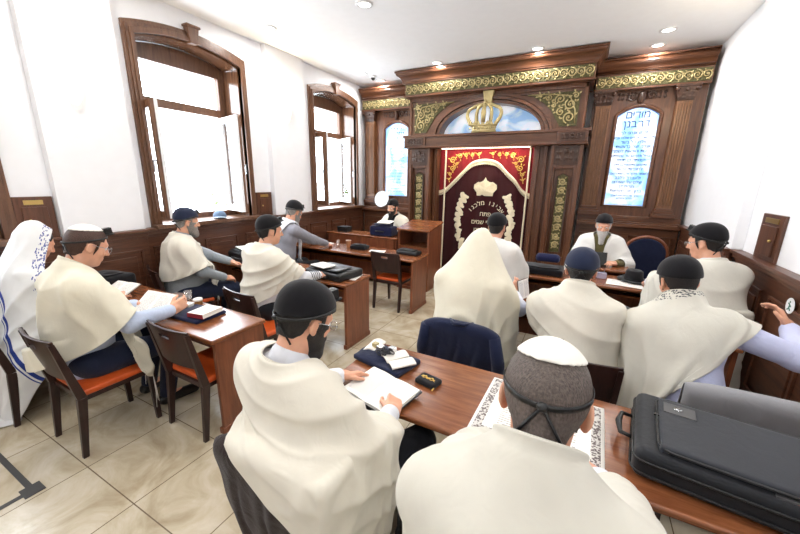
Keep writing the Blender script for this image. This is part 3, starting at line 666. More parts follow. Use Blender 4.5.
for x in (-2.43, -0.905):
    MB().grid(lambda u, v: cpt(x + (u - 0.5) * 0.03, 0.04 + v * 2.37, 0.045 if True else 0), 2, 30).build('trim_band', 'thread', cur, smooth=True, solid=0.004)
# embroidery: corner scrolls on the valance
for sg in (-1, 1):
    m2 = MB()
    for (dx, z, r, a0_, tn, s2) in ((0.62, 2.20, 0.06, 0, 1.5, 1), (0.62, 2.06, 0.055, 1, 1.5, -1), (0.66, 1.95, 0.035, 2, 1.4, 1), (0.48, 2.27, 0.05, 3, 1.5, -1), (0.36, 2.29, 0.035, 1, 1.4, 1), (0.25, 2.29, 0.035, 2, 1.4, -1), (0.13, 2.30, 0.03, 0, 1.3, 1), (0.54, 2.13, 0.03, 0, 1.3, 1), (0.68, 1.85, 0.02, 0, 1.3, 1)):
        cx = -1.67 + sg * dx; m2.tube([(q[0] - CO.x, 6.58 - 0.045 + fold(q[0], q[2]) - CO.y, q[2]) for q in spiral(cx, z, r, a0_ if sg < 0 else PI - a0_, tn, s2 * -sg, 0)], 0.009, 5)
        for a in (0.7, 2.8, 4.9): leaf(m2, cx + r * math.cos(a) - CO.x, 6.58 - 0.04 + fold(cx, z) - CO.y, z + r * math.sin(a), a, 0.045, 0.012)
    m2.build('scroll_embroidery', 'gold_thread', cur)
# wreath and crown
def blob(mb, x, z, a, l, w):
    c, s = math.cos(a), math.sin(a); vs = []; n = 12
    for i in range(n):
        t = 2 * PI * i / n; u, v = l * math.cos(t), w * math.sin(t) * (1 + 0.25 * math.cos(3 * t)); vs.append(cpt(x + u * c - v * s, z + u * s + v * c, 0.016))
    vs.append(cpt(x, z, 0.026)); mb.add(vs, [(i, (i + 1) % n, n) for i in range(n)])
for sg in (-1, 1):
    wr = MB()
    for i in range(11):
        t = i / 10; a = math.radians(50 - 100 * t); x = -1.63 + sg * (0.20 + 0.30 * math.cos(a)); z = 1.06 + 0.62 * math.sin(a)
        blob(wr, x + 0.02 * math.sin(i * 3), z, a + PI / 2 * sg + 0.5, 0.085, 0.045); blob(wr, x + sg * 0.035 * math.cos(i * 2.4), z + 0.03, a * sg, 0.06, 0.04)
    wr.build('wreath_embroidery', 'thread', cur)
cw = MB()
poly = [(-0.15, 0.0), (0.15, 0.0), (0.16, 0.06), (0.215, 0.13), (0.21, 0.2), (0.15, 0.245), (0.08, 0.25), (0.03, 0.28), (0.0, 0.335), (-0.03, 0.28), (-0.08, 0.25), (-0.15, 0.245), (-0.21, 0.2), (-0.215, 0.13), (-0.16, 0.06)]
vs = [cpt(-1.645 + x, 1.56 + z, 0.018) for x, z in poly] + [cpt(-1.645, 1.68, 0.03)]; cw.add(vs, [(i, (i + 1) % 15, 15) for i in range(15)])
for z in (0.05, 0.085): cw.tube([cpt(-1.645 + x, 1.56 + z, 0.03) for x in np.linspace(-0.15, 0.15, 9)], 0.006, 5)
for x in (-0.12, -0.06, 0, 0.06, 0.12): cw.tube([cpt(-1.645 + x * (1 + 0.5 * math.sin(t * 3)), 1.66 + t * 0.15, 0.03) for t in np.linspace(0, 1, 8)], 0.005, 5)
cw.build('crown_embroidery', 'thread', cur)
def put_text(mb, body, x, z, size, y, rot=0.0, ext=0.003):
    vs, fs = text_mesh(body, size, ext); c, s = math.cos(rot), math.sin(rot)
    mb.add([(x + a * c - b * s, y - d, z + a * s + b * c) for a, b, d in vs], fs)
tx = MB(); arcw = 'אבינו מלכנו'[::-1]
for i, ch in enumerate(arcw):
    a = math.radians(52 - 104 * i / (len(arcw) - 1)) ; x = -1.60 + 0.34 * math.sin(-a); z = 1.06 + 0.34 * math.cos(a)
    if ch != ' ': put_text(tx, ch, x - CO.x, z, 0.115, 6.55 - CO.y, a)
for wd, z in (('פתח', 1.19), ('שערי שמים', 1.035), ('לתפלתנו', 0.885)): put_text(tx, wd[::-1], -1.60 - CO.x, z, 0.115, 6.55 - CO.y)
tx.build('embroidered_lettering', 'thread', cur)

# side units with a backlit text panel
def side_unit(name, label, x0, x1, pil, gx0, gx1, lines, mirror):
    u = thing(name, label, 'wall unit', ((x0 + x1) / 2, 6.7, 0)); U = Vector(((x0 + x1) / 2, 6.7, 0))
    def B(mb, nm, mat, parent=None, **k):
        mb.v = [(a - U.x, b - U.y, c) for a, b, c in mb.v]; return mb.build(nm, mat, parent or u, **k)
    yf = 6.66; gz0, gzs, gza = 1.48, 2.84, 2.97; gm = (gx0 + gx1) / 2
    # lower cupboard, ledge
    mb = MB(); mb.box(x0, x1, 6.60, YF - 0.02, 0, 1.16); n = 2; w = (x1 - x0) / n
    for i in range(n):
        a, b = x0 + i * w + 0.06, x0 + (i + 1) * w - 0.06
        for q in ((a, b, 0.24, 0.27), (a, b, 1.0, 1.03), (a, a + 0.03, 0.24, 1.03), (b - 0.03, b, 0.24, 1.03)): mb.box(q[0], q[1], 6.58, 6.60, q[2], q[3])
        mb.box(a + 0.08, b - 0.08, 6.585, 6.60, 0.34, 0.93)
    B(mb, 'dado', 'altar_x', bev=0.005)
    B(MB().box(x0, x1, 6.50, YF - 0.02, 1.16, 1.22).box(x0, x1, 6.53, YF - 0.02, 1.22, 1.245).box(x0, x1, 6.60, YF - 0.02, 1.245, 1.33), 'ledge', 'altar_x', bev=0.008)
    # panelled field with the arched opening
    op = [(gx0, gz0), (gx0, gzs)] + [(gx0 + (gx1 - gx0) * i / 10, gzs + (gza - gzs) * math.sin(PI * i / 10) ** 0.8) for i in range(1, 10)] + [(gx1, gzs), (gx1, gz0)]
    mb = MB(); mb.prism([(x0, 1.33), (x0, 3.20)] + [(gx0, 3.20)] + [(gx0, gz0), (gx0, 1.33)], yf, YF - 0.02); mb.prism([(gx1, 1.33), (gx1, 3.20), (x1, 3.20), (x1, 1.33)], yf, YF - 0.02)
    mb.box(gx0, gx1, yf, YF - 0.02, 1.33, gz0)
    top = op[1:-1]
    for (a, b), (c, d) in zip(top, top[1:]): mb.prism([(a, b), (c, d), (c, 3.2), (a, 3.2)], yf, YF - 0.02)
    fld = B(mb, 'field', 'altar')
    B(MB().tube([(a, yf - 0.005, b) for a, b in op], 0.028, 8, closed=True), 'panel_moulding', 'altar_x', fld, smooth=True)
    g = B(MB().prism(op, yf + 0.02, yf + 0.03), 'lit_panel', 'lit_glass')
    ins = [(gm + (a - gm) * 0.93, (gz0 + gza) / 2 + (b - (gz0 + gza) / 2) * 0.97) for a, b in op]
    B(MB().tube([(a, yf + 0.02, b) for a, b in ins], 0.006, 5, closed=True), 'border_line', 'blue_border', g)
    tm = MB()
    if lines == 'marks':      # rows of small ink strokes, too fine to read
        for r in range(21):
            hh, z = (0.05, 2.80 - 0.085 * r) if r < 3 else (0.026, 2.62 - 0.062 * (r - 3)); wl = (0.30, 0.30, 0.18)[r] if r < 3 else random.uniform(0.24, 0.44); x = gm - wl / 2
            while x < gm + wl / 2:
                q = random.choice((0.5, 0.8, 0.9)) * hh; tm.box(x - U.x, x + q * 0.75 - U.x, yf + 0.018 - U.y, yf + 0.021 - U.y, z + hh * 0.75, z + hh); tm.box(x + q * 0.5 - U.x, x + q * 0.75 - U.x, yf + 0.018 - U.y, yf + 0.021 - U.y, z, z + hh); x += q * 0.75 + hh * random.choice((0.25, 0.25, 0.25, 0.7))
    else:
        for body, sz, z in lines: put_text(tm, body, gm - U.x, z, sz, yf + 0.016 - U.y, 0, 0.003)
    tm.build('lettering', 'ink_blue', g)
    for a, b in pil: 
        mbp = MB()
        pilaster_at(u, U, a, b, 6.58, 1.33, 3.19)
    # carved swag between the capitals, frieze, cornice
    mb = MB(); carved_block(mb, gx0 - 0.02, gx1 + 0.02, yf - 0.01, 3.03, 3.18)
    for s_ in (-1, 1): mb.tube(spiral(gm + s_ * 0.12, 3.10, 0.06, 0, 1.4, s_, yf - 0.02), 0.012, 5)
    mb.ball((gm, yf - 0.03, 3.08), (0.05, 0.04, 0.09), 10, 8)
    B(mb, 'carved_swag', 'altar_dark')
    f = B(MB().box(x0, x1, 6.56, YF - 0.02, 3.19, 3.41).box(x0, x1, 6.54, 6.57, 3.185, 3.21), 'frieze', 'altar_x', bev=0.004)
    B(MB().box(x0 + 0.02, x1 - 0.02, 6.55, 6.562, 3.22, 3.385), 'gilt_ground', 'gilt_ground', f); B(frieze_relief(x0 + 0.02, x1 - 0.02, 3.22, 3.385, 6.55), 'gilt_relief', 'gold', f, smooth=True)
    B(ogee(x0, x1, 6.56, 3.41, 3.60, 0.13, 0), 'cornice', 'altar_x', bev=0.004)
def pilaster_at(root, U, a, b, y, z0, z1):
    pilaster(root, a - U.x, b - U.x, y - U.y, z0, z1)
he = lambda s_: s_[::-1]
modim = ['מודים אנחנו לך', 'שאתה הוא יי אלהינו ואלהי אבותינו', 'אלהי כל בשר', 'יוצרנו יוצר בראשית', 'ברכות והודאות לשמך', 'הגדול והקדוש על שהחייתנו', 'וקימתנו כן תחיינו', 'ותקימנו ותאסוף גליותינו', 'לחצרות קדשך', 'לשמור חקיך ולעשות רצונך', 'ולעבדך בלבב', 'שלם על שאנחנו', 'מודים לך', 'ברוך אל ההודאות']
L = [(he('מודים'), 0.15, 2.80), (he('דרבנן'), 0.15, 2.67)]
z = 2.57
for q in modim: L.append((he(q), 0.062 if len(q) < 22 else 0.05, z)); z -= 0.067
for q in ('ברוך אל ההודאות לשמך', 'הגדול והקדוש'): L.append((he(q), 0.04, z)); z -= 0.045
side_unit('side_panel_unit', 'carved wooden wall bay with backlit blue prayer panel, right of the ark', -0.06, XR - 0.055, ((-0.02, 0.19), (1.00, 1.19)), 0.28, 0.86, L, False)
L2 = 'marks'
side_unit('side_panel_unit', 'carved wooden wall bay with backlit pale prayer panel, between far window and ark', XL + 0.055, -3.10, ((-4.25, -4.06),), -3.86, -3.28, L2, True)
t = thing('white_disc', 'round white disc leaning on the ledge below the left prayer panel', 'disc', (-3.80, 6.42, 1.245))
A = Matrix.Translation((0, 0.05, 0.17)) @ Matrix.Rotation(math.radians(78), 4, 'X')
MB().lathe([(0.0, 0.0), (0.165, 0.0), (0.172, 0.012), (0.165, 0.028), (0.150, 0.028), (0.147, 0.02), (0.0, 0.02)], 40, A, caps=False).build('rim', 'white_frame', t, smooth=False)
MB().lathe([(0.0, 0.024), (0.012, 0.024), (0.012, 0.02)], 16, A, caps=False).box(-0.002, 0.002, 0, 0.05, 0.021, 0.023, A).build('centre_mark', plain('pale_grey', '#b9bbbf', 0.5), t)
# ---------------------------------------------------------------- chairs
def make_chair(label):
    t = thing('chair', label, 'chair', (0, 0, 0), 0, 'dark wood chairs with orange seats')
    f = MB().box(-0.20, 0.20, -0.20, 0.20, 0.385, 0.425).build('seat_frame', 'wenge', t, bev=0.004)
    MB().box(-0.215, 0.215, -0.19, 0.235, 0.422, 0.465).build('seat', 'orange', t, bev=0.016, seg=3)
    for q in (-1, 1):
        MB().frustum((q * 0.205, 0.215, 0.0), (0.014, 0.016), (q * 0.205, 0.205, 0.425), (0.02, 0.024)).build('leg', 'wenge', t, bev=0.003)
        m = MB(); m.frustum((q * 0.205, -0.245, 0.0), (0.014, 0.016), (q * 0.205, -0.20, 0.42), (0.019, 0.026)); m.frustum((q * 0.205, -0.20, 0.42), (0.019, 0.026), (q * 0.215, -0.285, 0.835), (0.014, 0.014)); m.build('leg', 'wenge', t, bev=0.003)
    # curved plywood back with a hand slot
    def pt(x, z, d): return (x, -0.205 - 0.085 * (z - 0.42) / 0.415 - 0.03 * (1 - (x / 0.22) ** 2) + d, z)
    mb = MB(); xs = np.linspace(-0.225, 0.225, 19); zs = np.array([0.56, 0.62, 0.68, 0.74, 0.775, 0.80, 0.83, 0.853]); hole = lambda i, j: abs((xs[i] + xs[i + 1]) / 2) < 0.06 and j == 4
    n = len(xs); m = len(zs); vs = [pt(x, z, d) for d in (0, 0.018) for z in zs for x in xs]; fs = []; id_ = lambda d, i, j: d * n * m + j * n + i
    solidq = lambda i, j: 0 <= i < n - 1 and 0 <= j < m - 1 and not hole(i, j)
    for i in range(n - 1):
        for j in range(m - 1):
            if not solidq(i, j): continue
            fs.append((id_(0, i, j), id_(0, i + 1, j), id_(0, i + 1, j + 1), id_(0, i, j + 1))); fs.append((id_(1, i, j), id_(1, i, j + 1), id_(1, i + 1, j + 1), id_(1, i + 1, j)))
            for (di, dj, a, b) in ((-1, 0, (i, j), (i, j + 1)), (1, 0, (i + 1, j + 1), (i + 1, j)), (0, -1, (i + 1, j), (i, j)), (0, 1, (i, j + 1), (i + 1, j + 1))):
                if not solidq(i + di, j + dj): fs.append((id_(0, *a), id_(0, *b), id_(1, *b), id_(1, *a)))
    mb.add(vs, fs).build('backrest', 'wenge', t, smooth=False, bev=0.004)
    return t
# (x, y, rotation, label): origin under the seat centre
CHAIRS = [(-2.92, 1.00, 0, 'dark wooden chair with orange seat under the young man in a light blue shirt'),
          (-3.72, 0.90, 0, 'dark wooden chair with orange seat at the left edge, under the blue-striped hooded shawl'),
          (-2.36, 1.47, 0, 'empty dark wooden chair with orange seat tucked under the left front table'),
          (-3.93, 2.24, -18, 'dark wooden chair with orange seat under the stout man in grey below the near window'),
          (-2.56, 2.20, -6, 'dark wooden chair holding the young man in white shirt and black cap'),
          (-2.32, 4.32, 0, 'empty dark wooden chair with orange seat standing at the third left table'),
          (0.09, 2.36, 0, 'dark wooden chair behind the wearer of the navy skullcap with the cream shawl'),
          (-0.64, 2.44, 0, 'wooden chair with the navy jacket hung over its back'),
          (0.80, 2.30, 0, 'wooden chair with the pale grey jacket hung over its back'),
          (-0.86, 0.97, 0, 'wooden chair covered by the dark brown coat, nearest on the left'),
          (-0.02, 0.60, 0, 'wooden chair under the man in the white skullcap, nearest in the middle'),
          (-3.72, 3.62, 0, 'wooden chair of the grey-jacketed man at the third left table'),
          (-0.80, 3.80, 0, 'wooden chair of the man in the white shirt facing the curtain'),
          (0.97, 3.68, 18, 'wooden chair against the right wall under the man with spectacles and large black cap'),
          (-3.12, 5.88, 170, 'wooden chair behind the small desk, used by the reader under the left prayer panel'),
          (0.30, 5.62, 180, 'wooden chair of the white-bearded man behind the right table')]
chair0 = make_chair(CHAIRS[0][3]); chair0.location = (CHAIRS[0][0], CHAIRS[0][1], 0)
for x, y, a, lb in CHAIRS[1:]: dup(chair0, (x, y, 0), math.radians(a), lb)
# ---------------------------------------------------------------- tables
def desk(label, x0, x1, y0, y1, h, group='long wooden study tables', shelf=True, cat='table', name='table', modesty=None, ends=(1, 1)):
    t = thing(name, label, cat, ((x0 + x1) / 2, (y0 + y1) / 2, 0), 0, group); w, d = (x1 - x0) / 2, (y1 - y0) / 2
    MB().box(-w, w, -d, d, h - 0.032, h).build('tabletop', 'desk', t, bev=0.012, seg=3)
    for q, on in zip((-1, 1), ends):
        if not on: continue
        a, b = sorted((q * (w - 0.015), q * (w - 0.047)))
        e = MB().box(a, b, -d + 0.03, d - 0.02, 0.0, h - 0.033).build('end_panel', 'desk_z', t, bev=0.004)
        a, b = sorted((q * (w - 0.008), q * (w - 0.055))); MB().box(a, b, -d + 0.015, d - 0.005, 0, 0.05).build('plinth', 'desk_z', e, bev=0.005)
    if shelf: MB().box(-w + 0.048, w - 0.048, -0.02, d - 0.03, h - 0.17, h - 0.15).build('shelf', 'desk', t, bev=0.003)
    m0 = h - 0.40 if modesty is None else modesty
    MB().box(-w + 0.048, w - 0.048, d - 0.05, d - 0.03, m0, h - 0.033).build('front_panel', 'desk_z', t, bev=0.003)
    return t
desk('long wooden table in the left front row, its bare end panel facing the aisle', -4.22, -2.09, 1.31, 1.77, 0.75)
desk('long wooden table in the second left row with black bags on it', -4.22, -2.08, 2.80, 3.30, 0.75)
desk('long wooden table in the third left row before the empty chair', -4.22, -1.92, 4.10, 4.64, 0.77)
desk('long wooden table nearest the viewer with open book, pouch and black briefcase', -1.12, 1.22, 1.27, 1.87, 0.75)
desk('long wooden table in the second right row, before the hooded shawl and navy skullcap', -0.98, 1.10, 2.98, 3.50, 0.75)
desk('long wooden table on the right nearest the ark, with black hat on it', -1.02, 1.15, 4.22, 4.78, 0.75)
desk('wooden reading desk of the white-bearded man, behind the black hat', -0.05, 0.62, 4.84, 5.22, 0.80, group='desks beside the ark', shelf=False)
desk('wooden front desk under the left prayer panel with solid front and navy bag on top', -4.25, -2.74, 5.16, 5.56, 0.85, group='desks beside the ark', shelf=False)
# solid front toward the rows for the small desk
o = [q for q in bpy.data.objects if q.get('label', '').startswith('wooden front desk')][0]
MB().box(-0.70, 0.70, -0.185, -0.165, 0.05, 0.817).build('front_panel', 'desk_z', o, bev=0.004)
# lectern: tall box with an open front cubby and sloped top
t = thing('lectern', 'tall wooden lectern with open shelf and sloped top left of the ark curtain', 'lectern', (-2.42, 5.42, 0))
for q in (-1, 1):
    MB().prism([(-0.28, 0), (0.30, 0), (0.30, 1.10), (-0.28, 1.01)], q * 0.27 - 0.016, q * 0.27 + 0.016, 'x').build('side_panel', 'desk_z', t, bev=0.004)
MB().prism([(-0.31, 1.005), (0.32, 1.10), (0.32, 1.13), (-0.31, 1.035)], -0.30, 0.30, 'x').build('top', 'desk', t, bev=0.006)
MB().box(-0.254, 0.254, -0.26, 0.28, 0.72, 0.74).build('shelf', 'desk', t, bev=0.003); MB().box(-0.254, 0.254, 0.26, 0.28, 0, 1.08).build('back_panel', 'desk_z', t); MB().box(-0.254, 0.254, -0.26, -0.24, 0, 0.72).build('front_panel', 'desk_z', t, bev=0.003)
MB().box(-0.29, 0.29, -0.29, 0.31, 0, 0.05).build('plinth', 'desk_z', t, bev=0.004)
# navy armchair with a round wooden back beside the bearded man
t = thing('armchair', 'navy upholstered armchair with arched wooden frame, right of the white-bearded man', 'chair', (0.86, 5.55, 0))
def archpts(w, z0, z1, n=16): return [(-w, z0)] + [(-w * math.cos(PI * i / n), z1 - 0.22 + 0.22 * math.sin(PI * i / n)) for i in range(n + 1)] + [(w, z0)]
MB().prism(archpts(0.235, 0.5, 1.10), 0.22, 0.27).build('back_cushion', 'navy_cloth', t, bev=0.015)
m = MB().tube([(a, 0.25, b) for a, b in archpts(0.245, 0.0, 1.12)], 0.022, 8); m.build('back_frame', 'desk_z', t, smooth=True)
MB().box(-0.24, 0.24, -0.25, 0.25, 0.40, 0.48).build('seat', 'navy_cloth', t, bev=0.02)
for q in (-1, 1):
    MB().frustum((q * 0.22, -0.22, 0), (0.016, 0.016), (q * 0.22, -0.22, 0.41), (0.022, 0.022)).build('leg', 'desk_z', t, bev=0.003)
    MB().tube([(q * 0.25, 0.24, 0.68), (q * 0.26, 0.0, 0.69), (q * 0.25, -0.20, 0.66), (q * 0.235, -0.22, 0.41)], 0.017, 7).build('arm', 'desk_z', t, smooth=True)
# ---------------------------------------------------------------- jackets over chair backs
def jacket(name, label, x, y, rot, mat, w, ztop, zb_back, zb_front, thick=0.13, lean=0.2, flare=0.02, shoulder=0.05, sleeve=False):
    """cloth folded over the top rail: front and back leaves, round shoulders, wavy hems; origin below the rail"""
    t = thing(name, label, 'jacket', (x, y, 0), math.radians(rot)); nu, nv = 40, 30
    def f(u, v):
        a = (u - 0.5) * 2; sh = shoulder * abs(a) ** 4; e = max(0.0, 1 - abs(a) ** 6) ** 0.5 * 0.75 + 0.25; R = thick / 2
        Lb, Lf = ztop - R - zb_back, ztop - R - zb_front; arc = PI * R; q = v * (Lb + arc + Lf)
        if q < Lb: y, z, side, dn = -R, zb_back + q, -1, Lb - q
        elif q < Lb + arc: t = (q - Lb) / R; y, z, side, dn = -R * math.cos(t), ztop - R + R * math.sin(t), 0, 0
        else: y, z, side, dn = R, ztop - R - (q - Lb - arc), 1, q - Lb - arc
        wv = (0.014 * math.sin(a * 7 + side + 2.2 * math.sin(dn * 5)) + 0.006 * math.sin(a * 19 + dn * 8)) * min(1, dn * 5)
        return (a * w * (1 + flare * dn * 2) + 0.006 * math.sin(dn * 15), y * e + side * abs(wv) + lean * (ztop - z), z - sh)
    MB().grid(f, nu, nv).build('body_cloth', mat, t, smooth=True, solid=0.008, sub=1)
    if sleeve: MB().tube([(-w * 0.30, 0.03, ztop - 0.012), (-w * 0.14, -thick / 2 + 0.01, ztop - 0.004), (w * 0.14, -thick / 2 + 0.01, ztop - 0.004), (w * 0.30, 0.03, ztop - 0.012)], 0.012, 8).build('collar', mat, t, smooth=True)
    if sleeve:
        for q in (-1, 1): MB().tube([(q * (w - 0.03), -0.02, ztop - 0.06), (q * (w + 0.005), -0.035 + lean * 0.2, ztop - 0.25), (q * (w + 0.01), -0.03 + lean * 0.45, zb_back + 0.08)], [0.04, 0.045, 0.04], 10).build('sleeve', mat, t, smooth=True)
    return t
jacket('suit_jacket', 'navy suit jacket hung over the chair back behind the hooded man', -0.64, 2.155, 0, 'navy_cloth', 0.27, 0.895, 0.34, 0.50, lean=0.19, thick=0.11, sleeve=True)
jacket('suit_jacket', 'pale grey jacket hung over the chair back beside the black briefcase', 0.87, 2.01, 0, 'grey_cloth', 0.31, 0.90, 0.40, 0.55, lean=0.19, thick=0.10, shoulder=0.02)
jacket('coat', 'dark brown coat hung over the nearest chair on the left', -0.86, 0.685, 0, 'brown_cloth', 0.28, 0.905, 0.10, 0.5, lean=0.19, thick=0.11)
# ---------------------------------------------------------------- figures: distance fields, surface nets, draped cloth
def V3(*a): return np.array(a, dtype=float)
def nrm(v): return v / (np.linalg.norm(v) + 1e-12)
def rz(a): c, s = math.cos(a), math.sin(a); return np.array([[c, -s, 0], [s, c, 0], [0, 0, 1.]])
def rx(a): c, s = math.cos(a), math.sin(a); return np.array([[1., 0, 0], [0, c, -s], [0, s, c]])
def ry(a): c, s = math.cos(a), math.sin(a); return np.array([[c, 0, s], [0, 1., 0], [-s, 0, c]])
def basis(fwd, up):
    y = nrm(fwd); x = nrm(np.cross(y, up)); z = np.cross(x, y); return np.stack([x, y, z], 1)
def rc(a, b, ra, rb, k=0.02, tag=''): return dict(t='rc', a=np.array(a, float), b=np.array(b, float), ra=ra, rb=rb, k=k, tag=tag)
def el(c, r, R=None, k=0.02, tag=''): return dict(t='el', c=np.array(c, float), r=np.array(r, float), R=np.eye(3) if R is None else R, k=k, tag=tag)
def bx(c, h, R=None, rad=0.005, k=0.005, tag=''): return dict(t='bx', c=np.array(c, float), h=np.array(h, float), R=np.eye(3) if R is None else R, rad=rad, k=k, tag=tag)
def infl(p, d):
    q = dict(p)
    if p['t'] == 'rc': q['ra'] = p['ra'] + d; q['rb'] = p['rb'] + d
    elif p['t'] == 'el': q['r'] = p['r'] + d
    else: q['h'] = p['h'] + d
    return q
def pbounds(p):
    if p['t'] == 'rc':
        m = max(p['ra'], p['rb']); return np.minimum(p['a'], p['b']) - m, np.maximum(p['a'], p['b']) + m
    r = np.abs(p['R']) @ (p['r'] if p['t'] == 'el' else p['h'] + p['rad'])
    return p['c'] - r, p['c'] + r
def psd(p, X):
    if p['t'] == 'rc':
        ba = p['b'] - p['a']; l2 = ba @ ba + 1e-12
        pa = X - p['a']; t = np.clip((pa @ ba) / l2, 0, 1)
        return np.sqrt(((pa - t[..., None] * ba) ** 2).sum(-1)) - (p['ra'] + (p['rb'] - p['ra']) * t)
    q = (X - p['c']) @ p['R']
    if p['t'] == 'el':
        k0 = np.sqrt(((q / p['r']) ** 2).sum(-1)); k1 = np.sqrt(((q / p['r'] ** 2) ** 2).sum(-1))
        return k0 * (k0 - 1) / (k1 + 1e-9)
    d = np.abs(q) - p['h']
    return np.sqrt((np.maximum(d, 0) ** 2).sum(-1)) + np.minimum(d.max(-1), 0) - p['rad']
def field(prims, lo, hi, h, far=0.12, full=False):
    n = np.ceil((hi - lo) / h).astype(int) + 1
    D = np.full(n, far, np.float32)
    ax = [lo[i] + h * np.arange(n[i]) for i in range(3)]
    for p in prims:
        a, b = pbounds(p); m = far if full else 3 * h + p['k'] * 1.5
        i0 = np.clip(np.floor((a - m - lo) / h).astype(int), 0, n); i1 = np.clip(np.ceil((b + m - lo) / h).astype(int) + 1, 0, n)
        if (i1 <= i0).any(): continue
        X = np.stack(np.meshgrid(*[ax[i][i0[i]:i1[i]] for i in range(3)], indexing='ij'), -1)
        d = psd(p, X); s = tuple(slice(i0[i], i1[i]) for i in range(3)); c = D[s]
        k = p['k']
        if p.get('sub'):
            hh = np.clip(0.5 - 0.5 * (c + d) / k, 0, 1); D[s] = c * (1 - hh) - d * hh + k * hh * (1 - hh)
        else:
            hh = np.clip(0.5 + 0.5 * (c - d) / k, 0, 1); D[s] = c * (1 - hh) + d * hh - k * hh * (1 - hh)
    return D, ax
_CO = np.array([(0, 0, 0), (1, 0, 0), (0, 1, 0), (1, 1, 0), (0, 0, 1), (1, 0, 1), (0, 1, 1), (1, 1, 1)])
_ED = [(0, 1), (2, 3), (4, 5), (6, 7), (0, 2), (1, 3), (4, 6), (5, 7), (0, 4), (1, 5), (2, 6), (3, 7)]
def surface_nets(D, lo, h):
    I = D < 0; n = np.array(D.shape)
    cnt = np.zeros(n - 1, np.int8)
    for c in _CO: cnt += I[c[0]:n[0] - 1 + c[0], c[1]:n[1] - 1 + c[1], c[2]:n[2] - 1 + c[2]]
    cells = np.argwhere((cnt > 0) & (cnt < 8))
    idx = np.full(n - 1, -1, np.int32); idx[tuple(cells.T)] = np.arange(len(cells))
    val = np.stack([D[tuple((cells + c).T)] for c in _CO], 1).astype(float)
    acc = np.zeros((len(cells), 3)); w = np.zeros(len(cells))
    for a, b in _ED:
        va, vb = val[:, a], val[:, b]; m = (va < 0) != (vb < 0)
        t = np.where(m, va / (va - vb + 1e-15), 0)[:, None]
        acc += np.where(m[:, None], _CO[a] + t * (_CO[b] - _CO[a]), 0); w += m
    P = lo + h * (cells + acc / w[:, None])
    quads = []
    for ax in range(3):
        u, v = [(1, 2), (2, 0), (0, 1)][ax]
        sl0 = [slice(None)] * 3; sl1 = [slice(None)] * 3; sl0[ax] = slice(0, -1); sl1[ax] = slice(1, None)
        A, B = I[tuple(sl0)], I[tuple(sl1)]
        e = np.argwhere(A != B); e = e[(e[:, u] > 0) & (e[:, v] > 0) & (e[:, u] < n[u] - 1) & (e[:, v] < n[v] - 1)]
        eu = np.zeros(3, int); eu[u] = 1; ev = np.zeros(3, int); ev[v] = 1
        q = np.stack([idx[tuple((e - d).T)] for d in (eu + ev, ev, 0 * eu, eu)], 1)
        fl = ~A[tuple(e.T)]; q[fl] = q[fl][:, ::-1]; quads.append(q)
    return P, np.concatenate(quads)
def np_mesh(name, P, Q):
    me = bpy.data.meshes.new(name); me.vertices.add(len(P)); me.vertices.foreach_set('co', np.ascontiguousarray(P, np.float32).ravel())
    k = Q.shape[1]; me.loops.add(Q.size); me.loops.foreach_set('vertex_index', Q.astype(np.int32).ravel())
    me.polygons.add(len(Q)); me.polygons.foreach_set('loop_start', np.arange(0, Q.size, k, dtype=np.int32)); me.polygons.foreach_set('loop_total', np.full(len(Q), k, np.int32))
    me.update(calc_edges=True); me.validate(); return me
def relax(P, Q, it, f=0.5):
    n = len(P)
    for _ in range(it):
        S = np.zeros_like(P); c = np.zeros(n)
        for i in range(4):
            for j in (1, 3):
                np.add.at(S, Q[:, i], P[Q[:, (i + j) % 4]]); np.add.at(c, Q[:, i], 1)
        P = P * (1 - f) + f * S / np.maximum(c, 1)[:, None]
    return P
def solid(name, prims, h, mat, parent, cut=None, keep_biggest=False, rel=0):
    los, his = zip(*[pbounds(p) for p in prims if not p.get('sub')])
    lo = np.min(los, 0) - 4 * h; hi = np.max(his, 0) + 4 * h
    D, ax = field(prims, lo, hi, h)
    if cut is not None:
        X = np.stack(np.meshgrid(*ax, indexing='ij'), -1)
        for c in (cut if isinstance(cut, list) else [cut]): D = np.maximum(D, c(X).astype(np.float32))
    P, Q = surface_nets(D, lo, h)
    if rel: P = relax(P, Q, rel)
    return link(name, np_mesh(name, P, Q), mat, parent, smooth=True)

